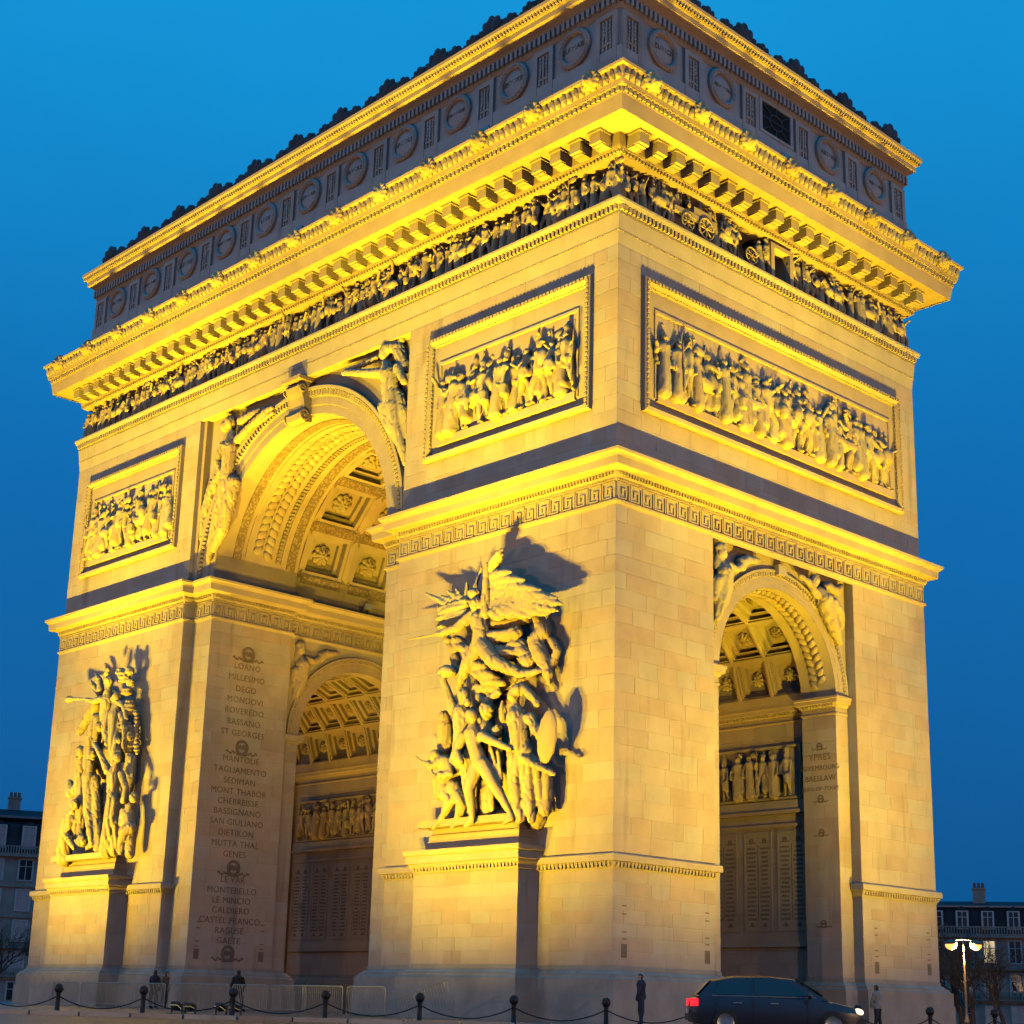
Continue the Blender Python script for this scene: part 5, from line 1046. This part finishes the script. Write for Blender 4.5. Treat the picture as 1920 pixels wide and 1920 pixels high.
# ------------------------------------------------------------------ houses behind the arch
slate = stone('roof_slate', (.035,.035,.05), var=.25, bump=.3, fine=4); facade = stone('town_facade_stone', (.32,.25,.22), var=.05, bump=.2, fine=3, mottled=.25, streak=.4)
brick = plain('chimney_pot_clay', (.30,.10,.05), .9, noise=.3); pane_d = plain('dark_window_pane', (.015,.018,.025), .12, spec=.6)
pane_l = plain('lit_window_pane', (.5,.4,.25), .4, 0, (1.0,.78,.42), .8); pane_m = plain('dim_window_pane', (.16,.16,.2), .3, 0, (.35,.4,.55), .05); wframe = plain('window_frame_paint', (.45,.42,.42), .6); zinc = plain('zinc_roof', (.14,.16,.20), .45, .4, noise=.2)
def townhouse(label, x, y, rz, W, floors, fh, roof_h, bays, lit, dome=False, seed=1):
    """front along local +x, facing local -y"""
    R = random.Random(seed)
    r = thing('town_house', label, 'building', (x, y, -1.1), rz); M = WM[r.name]; H = floors*fh; D_ = 14
    mb = MB(); mb.box(-W/2, W/2, 0, D_, 0, H); wall = link('wall', mb.mesh('wall'), facade, r, M)
    bw = W/bays
    mb = MB()
    for k in range(1, floors+1):
        mb.box(-W/2-.15, W/2+.15, -.22 - (.35 if k in (2, floors) else 0), 0, k*fh-.28, k*fh-.02)
    link('string_course', mb.mesh('string_course'), facade, wall, M)
    mb = MB()
    for k in (1, floors):
        mb.box(-W/2-.1, W/2+.1, -.55, -.45, k*fh+.82, k*fh+.95); mb.box(-W/2-.1, W/2+.1, -.55, -.45, k*fh, k*fh+.12)
        for i in range(int(W/.3)): a = -W/2+.15+i*.3; mb.box(a-.07, a+.07, -.54, -.46, k*fh+.12, k*fh+.82)
    bal = link('balustrade', mb.mesh('balustrade'), facade, wall, M); bal['kind'] = 'stuff'
    def window(cx, z0, w, h, yy, parent, k):
        mb = MB(); mb.loops([[(cx-a, d, z0-b), (cx+a, d, z0-b), (cx+a, d, z0+h+b), (cx-a, d, z0+h+b)] for a, b, d in ((w/2+.2,.12,yy+.0),(w/2+.2,.12,yy-.1),(w/2,.0,yy-.1),(w/2,.0,yy-.02))], True)
        mb.box(cx-.05, cx+.05, yy-.07, yy-.02, z0, z0+h); mb.box(cx-w/2, cx+w/2, yy-.07, yy-.02, z0+h*.66, z0+h*.66+.07)
        f = link('window', mb.mesh('window'), wframe, r, M)
        mb = MB(); mb.add([(cx-w/2, yy-.015, z0),(cx+w/2, yy-.015, z0),(cx+w/2, yy-.015, z0+h),(cx-w/2, yy-.015, z0+h)], [(0,1,2,3)])
        q = R.random(); link('pane', mb.mesh('pane'), pane_l if k in lit or q < .0 else (pane_m if q < .25 else pane_d), f, M)
    idx = 0
    for k in range(floors):
        for i in range(bays): window(-W/2+(i+.5)*bw, k*fh+.55, bw*.42, fh*.66, 0, r, idx); idx += 1
    # mansard
    mb = MB(); e = .3
    if dome:
        prof = [(e,H),(e-.1,H+.2),(-.5,H+roof_h*.35),(-.7,H+roof_h*.6),(-1.6,H+roof_h*.72),(-1.0,H+roof_h*.76),(-3.4,H+roof_h)]
    else: prof = [(e,H),(-.3,H+.3),(-1.3,H+roof_h*.78),(-1.1,H+roof_h*.8),(-4.5,H+roof_h)]
    mb.loops([[(sx*(W/2+p), (-p if sy < 0 else D_+p), z) for sx, sy in ((-1,-1),(1,-1),(1,1),(-1,1))] for p, z in prof], True, False, True)
    roof = link('roof', mb.mesh('roof'), slate, r, M)
    mb = MB(); mb.box(-W/2+1, W/2-1, .9, 1.25, H+roof_h*.78, H+roof_h*.83); link('gutter', mb.mesh('gutter'), zinc, roof, M)
    for i in range(bays):
        cx = -W/2+(i+.5)*bw; z0 = H+.75; h = roof_h*.45
        mb = MB(); mb.box(cx-bw*.27, cx+bw*.27, -.02, 1.6, z0-.2, z0+h+.15); mb.loops([[(cx-bw*.32,yy,z0+h+.15),(cx,yy,z0+h+.6),(cx+bw*.32,yy,z0+h+.15)] for yy in (-.12,1.6)], True, True, True)
        link('dormer', mb.mesh('dormer'), slate, r, M); window(cx, z0, bw*.36, h, -.02, r, 1000+i)
    for i in range(4):
        cx = -W/2+W*(i+.5)/4 + R.uniform(-1,1)
        mb = MB(); mb.box(cx-.7, cx+.7, 3.4, 4.4, H+roof_h*.7, H+roof_h+1.5); mb.box(cx-.8, cx+.8, 3.3, 4.5, H+roof_h+1.3, H+roof_h+1.45)
        ch = link('chimney', mb.mesh('chimney'), facade, r, M)
        mb = MB()
        for a in (-.45,0,.45):
            mb = MB(); mb.tube([(cx+a,3.9,H+roof_h+1.5),(cx+a,3.9,H+roof_h+2.1)], [.2,.15], 8); link('chimney_pot', mb.mesh('chimney_pot'), brick, ch, M)
    return r
townhouse('grey stone house with slate mansard and chimneys right of the arch', -30, 112, rad(31+0), 36, 3, 3.55, 4.0, 13, {1007,31}, seed=3)
townhouse('dark tall house with a domed slate roof left of the arch', -112, 29, rad(64), 26, 5, 3.4, 5.4, 8, {20}, True, seed=5)
# ------------------------------------------------------------------ bare winter trees
bark = plain('winter_bark', (.075,.055,.045), .9, noise=.35)
def tree(label, x, y, h, seed):
    R = random.Random(seed); r = thing('bare_tree', label, 'tree', (x, y, -1.1), 0, 'bare trees along the avenue'); M = WM[r.name]
    trunk = MB(); crown = MB(); n = [0]
    def grow(p, d, L, rd, lev):
        n[0] += 1
        pts = [p]; q = p; dd = d.copy()
        for k in range(3):
            dd = (dd + Vector((R.uniform(-.18,.18), R.uniform(-.18,.18), R.uniform(-.03,.14)))).normalized(); q = q + dd*(L/3); pts.append(q)
        (trunk if lev == 0 else crown).tube(pts, [rd, rd*.88, rd*.76, rd*.64], 6 if lev < 2 else 4, False)
        if lev >= 7: return
        m = (4 if lev == 0 else R.choice((2,3,3)))
        for k in range(m):
            az = R.uniform(0, 6.28); sp_ = R.uniform(.3,.75)
            a = dd.orthogonal().normalized(); a.rotate(Matrix.Rotation(az, 3, dd))
            grow(q if k < 2 else pts[2].lerp(q, R.random()), (dd*math.cos(sp_) + a*math.sin(sp_)).normalized(), L*R.uniform(.62,.85), rd*R.uniform(.5,.66), lev+1)
    grow(Vector((0,0,0)), Vector((0,0,1)), h*.27, h*.028, 0)
    link('trunk', trunk.mesh('trunk', True), bark, r, M); c = link('crown', crown.mesh('crown'), bark, r, M)
for i, (lab, x, y, h) in enumerate((('bare tree directly behind the right foot of the arch', -30.5, 85, 9.5),('bare tree right of the lit street lamp', -18.6, 83, 10.5),('bare tree at the right edge of the picture', -13.5, 90, 11.5),('bare tree behind the street lamp post', -24.5, 92, 11),('bare tree in front of the grey house, nearest its middle', -21.5, 86, 11.5),('bare tree low in front of the grey house windows', -16.2, 84.5, 9),('bare tree between the arch foot and the street lamp', -28.2, 83, 10.5),('bare tree at the left edge of the picture', -89, 20.5, 9),('bare tree against the left pier base', -88, 26, 8.5))): tree(lab, x, y, h, 40+i)
# ------------------------------------------------------------------ cars on the roundabout
glass = plain('car_glass', (.012,.014,.018), .06, spec=.8); tyre = plain('tyre_rubber', (.015,.015,.015), .85); rimm = plain('wheel_rim', (.35,.35,.36), .35, .8); trim = plain('black_trim', (.02,.02,.02), .5)
tail = plain('tail_lamp_lit', (.6,.01,.01), .3, 0, (1.0,.012,.02), 2.6); head = plain('head_lamp_lit', (.9,.85,.6), .2, 0, (1.0,.78,.34), 3); tail_off = plain('tail_lamp_glass', (.35,.01,.01), .2)
def car(label, x, y, rz, col):
    r = thing('car', label, 'car', (x, y, road_z(math.hypot(x,y))+.002), rz); M = WM[r.name]
    paint = plain('car_paint', col, .28, .3, spec=.6)
    def loft(st, name, mat, par, n=5):
        loops = []
        for X, w, z0, z1, tw in st:   # station: x, half width low, bottom, top, half width top
            L = [(X,-w*.94,z0),(X,-w,z0+(z1-z0)*.3),(X,-w*.985,z0+(z1-z0)*.68),(X,-tw,z1-.02),(X,-tw*.7,z1),(X,tw*.7,z1),(X,tw,z1-.02),(X,w*.985,z0+(z1-z0)*.68),(X,w,z0+(z1-z0)*.3),(X,w*.94,z0)]
            loops.append(L)
        mb = MB(); mb.loops(loops, True, True, True); return link(name, mb.mesh(name, 'sharp'), mat, par, M)
    body_ = loft([(-2.12,.66,.36,.72,.6),(-2.08,.76,.28,.86,.7),(-1.9,.83,.24,.93,.76),(-1.4,.87,.22,.95,.78),(0,.88,.2,.93,.79),(.9,.87,.2,.9,.77),(1.4,.86,.22,.84,.74),(1.85,.82,.24,.74,.68),(2.08,.7,.3,.62,.58)], 'body', paint, r)
    cab = [(-1.98,.70,.9,.93,.66),(-1.62,.75,.9,1.32,.56),(-1.05,.77,.9,1.43,.57),(-.2,.77,.9,1.455,.57),(.4,.76,.9,1.4,.56),(1.25,.72,.86,.89,.66)]
    mb = MB(); mb.loops([[(X,-w,z0),(X,-(w*.5+tw*.5),(z0+z1)/2-.01),(X,-tw,z1-.05),(X,-tw*.82,z1-.012),(X,0,z1),(X,tw*.82,z1-.012),(X,tw,z1-.05),(X,(w*.5+tw*.5),(z0+z1)/2-.01),(X,w,z0)] for X, w, z0, z1, tw in cab], True, True, True)
    link('cabin_roof', mb.mesh('cabin_roof', 'sharp'), paint, r, M)
    for s in (-1,1):
        for nm, q in (('side_window', [(-1.58,.97),(-1.42,1.27),(-.66,1.36),(-.66,.97)]),('side_window', [(-.57,.97),(-.57,1.36),(.2,1.33),(.86,.97)])):
            mb = MB(); mb.add([(a, s*(.772+.014-(b-.9)*.385), b) for a, b in q], [(0,1,2,3)]); link(nm, mb.mesh(nm), glass, r, M)
        link('window_trim', MB().box(-1.62,.92, min(s*.772,s*.785), max(s*.772,s*.785), .93,.95).mesh('window_trim'), rimm, r, M)
        for X in (-1.52,-.61,.72): link('door_gap', MB().box(X-.008,X+.008, min(s*.872,s*.886), max(s*.872,s*.886), .3,.9).mesh('door_gap'), trim, r, M)
        for X in (-1.0,-.1): link('door_handle', MB().box(X-.1,X+.1, min(s*.87,s*.9), max(s*.87,s*.9), .76,.79).mesh('door_handle'), rimm, r, M)
        link('sill', MB().box(-1.0,1.0, min(s*.86,s*.89), max(s*.86,s*.89), .2,.27).mesh('sill'), trim, r, M)
    mb = MB(); mb.add([(1.17,-.6,.93),(1.17,.6,.93),(.47,.5,1.37),(.47,-.5,1.37)], [(0,1,2,3)]); link('windscreen', mb.mesh('windscreen'), glass, r, M @ T(.03,0,.025))
    mb = MB(); mb.add([(-1.93,-.6,.97),(-1.93,.6,.97),(-1.6,.5,1.31),(-1.6,-.5,1.31)], [(0,1,2,3)]); link('rear_window', mb.mesh('rear_window'), glass, r, M @ T(-.03,0,.015))
    for X in (-1.3,1.32):
        for s in (-1,1):
            mb = MB(); seg = 20
            mb.loops([[(X+rr*math.cos(2*math.pi*i/seg), s*yy, .31+rr*math.sin(2*math.pi*i/seg)) for i in range(seg)] for rr, yy in ((.2,.72),(.3,.7),(.31,.74),(.31,.87),(.29,.895),(.21,.9))], True)
            w = link('wheel', mb.mesh('wheel', True), tyre, r, M)
            mb = MB(); mb.loops([[(X+rr*math.cos(2*math.pi*i/seg), s*yy, .31+rr*math.sin(2*math.pi*i/seg)) for i in range(seg)] for rr, yy in ((.21,.895),(.17,.87),(.05,.88))], True, False, True); link('rim', mb.mesh('rim', True), rimm, w, M)
    for s in (-1,1):
        mb = MB(); mb.box(-2.13,-1.96, min(s*.5,s*.8), max(s*.5,s*.8), .68,.86); link('tail_lamp', mb.mesh('tail_lamp'), tail, r, M)
        mb = MB(); add_ell(mb, (1.98, s*.56, .62), (.14,.17,.09)); link('headlight', mb.mesh('headlight', True), head, r, M)
        mb = MB(); add_ell(mb, (.75, s*.97, .98), (.07,.1,.07)); link('wing_mirror', mb.mesh('wing_mirror', True), paint, r, M)
    link('bumper', MB().box(-2.17,-2.0,-.78,.78,.34,.5).mesh('bumper'), trim, r, M); link('bumper', MB().box(1.98,2.13,-.74,.74,.3,.46).mesh('bumper'), trim, r, M)
    mb = MB(); mb.box(-2.185,-2.16,-.26,.26,.5,.61); link('number_plate', mb.mesh('number_plate'), plain('plate_white',(.6,.6,.55),.5), r, M)
car('dark car driving past the near corner, tail lamps lit', 37.2, -21.6, rad(44), (.03,.03,.04))
# ------------------------------------------------------------------ people by the arch
def person(label, x, y, rz, h, coat, legs, pose):
    r = thing('person', label, 'person', (x, y, .004), rz); 
    return r, (x, y, rz, h, coat, legs, pose)
PPL = [person('person in a dark coat standing at the foot of the left pier', -4.6, -13.6, .5, 1.75, (.03,.03,.04), (.02,.02,.03), POSES[7]),
       person('person in a brown jacket standing beside the left pier', -3.0, -14.0, -.4, 1.68, (.10,.06,.04), (.03,.03,.05), dict(stride=.04)),
       person('person in black walking under the great arch', 1.6, -13.2, .9, 1.78, (.02,.02,.02), (.02,.02,.03), dict(stride=.1)),
       person('person in a dark jacket at the near corner of the arch', 24.8, -12.6, 2.2, 1.72, (.03,.03,.045), (.025,.03,.05), dict(stride=.09)),
       person('person in a pale coat under the small arch', 25.6, .5, 1.5, 1.7, (.3,.27,.24), (.03,.03,.04), dict(stride=.05))]
pj = []
for r, (x, y, rz, h, coat, legs, pose) in PPL: q = dict(pose); q.pop('drum', None); q.pop('hat', None); pj.append(remesh_job(body(q), .016, 2))
PM = run_jobs(); skin = plain('skin', (.42,.25,.18), .6); hair = plain('dark_hair', (.03,.02,.015), .7)
for (r, (x, y, rz, h, coat, legs, pose)), me in zip(PPL, PM):
    for m in (plain('coat_cloth', coat, .9, noise=.2), plain('trouser_cloth', legs, .9), skin, hair): me.materials.append(m)
    n = len(me.polygons); c = np.empty(n*3); me.polygons.foreach_get('center', c); c = c.reshape(-1,3)
    mi = np.where(c[:,1] > .965, 3, np.where((c[:,1] > .875) & (np.abs(c[:,0]) < .08), np.where(c[:,2] < .13, 3, 2), np.where(c[:,1] > .47, 0, 1)))
    me.polygons.foreach_set('material_index', mi.astype(np.int32)); me.polygons.foreach_set('use_smooth', [True]*n)
    link('body', me, None, r, WM[r.name] @ Matrix(((h,0,0,0),(0,0,h,-.13*h),(0,h,0,0),(0,0,0,1))))
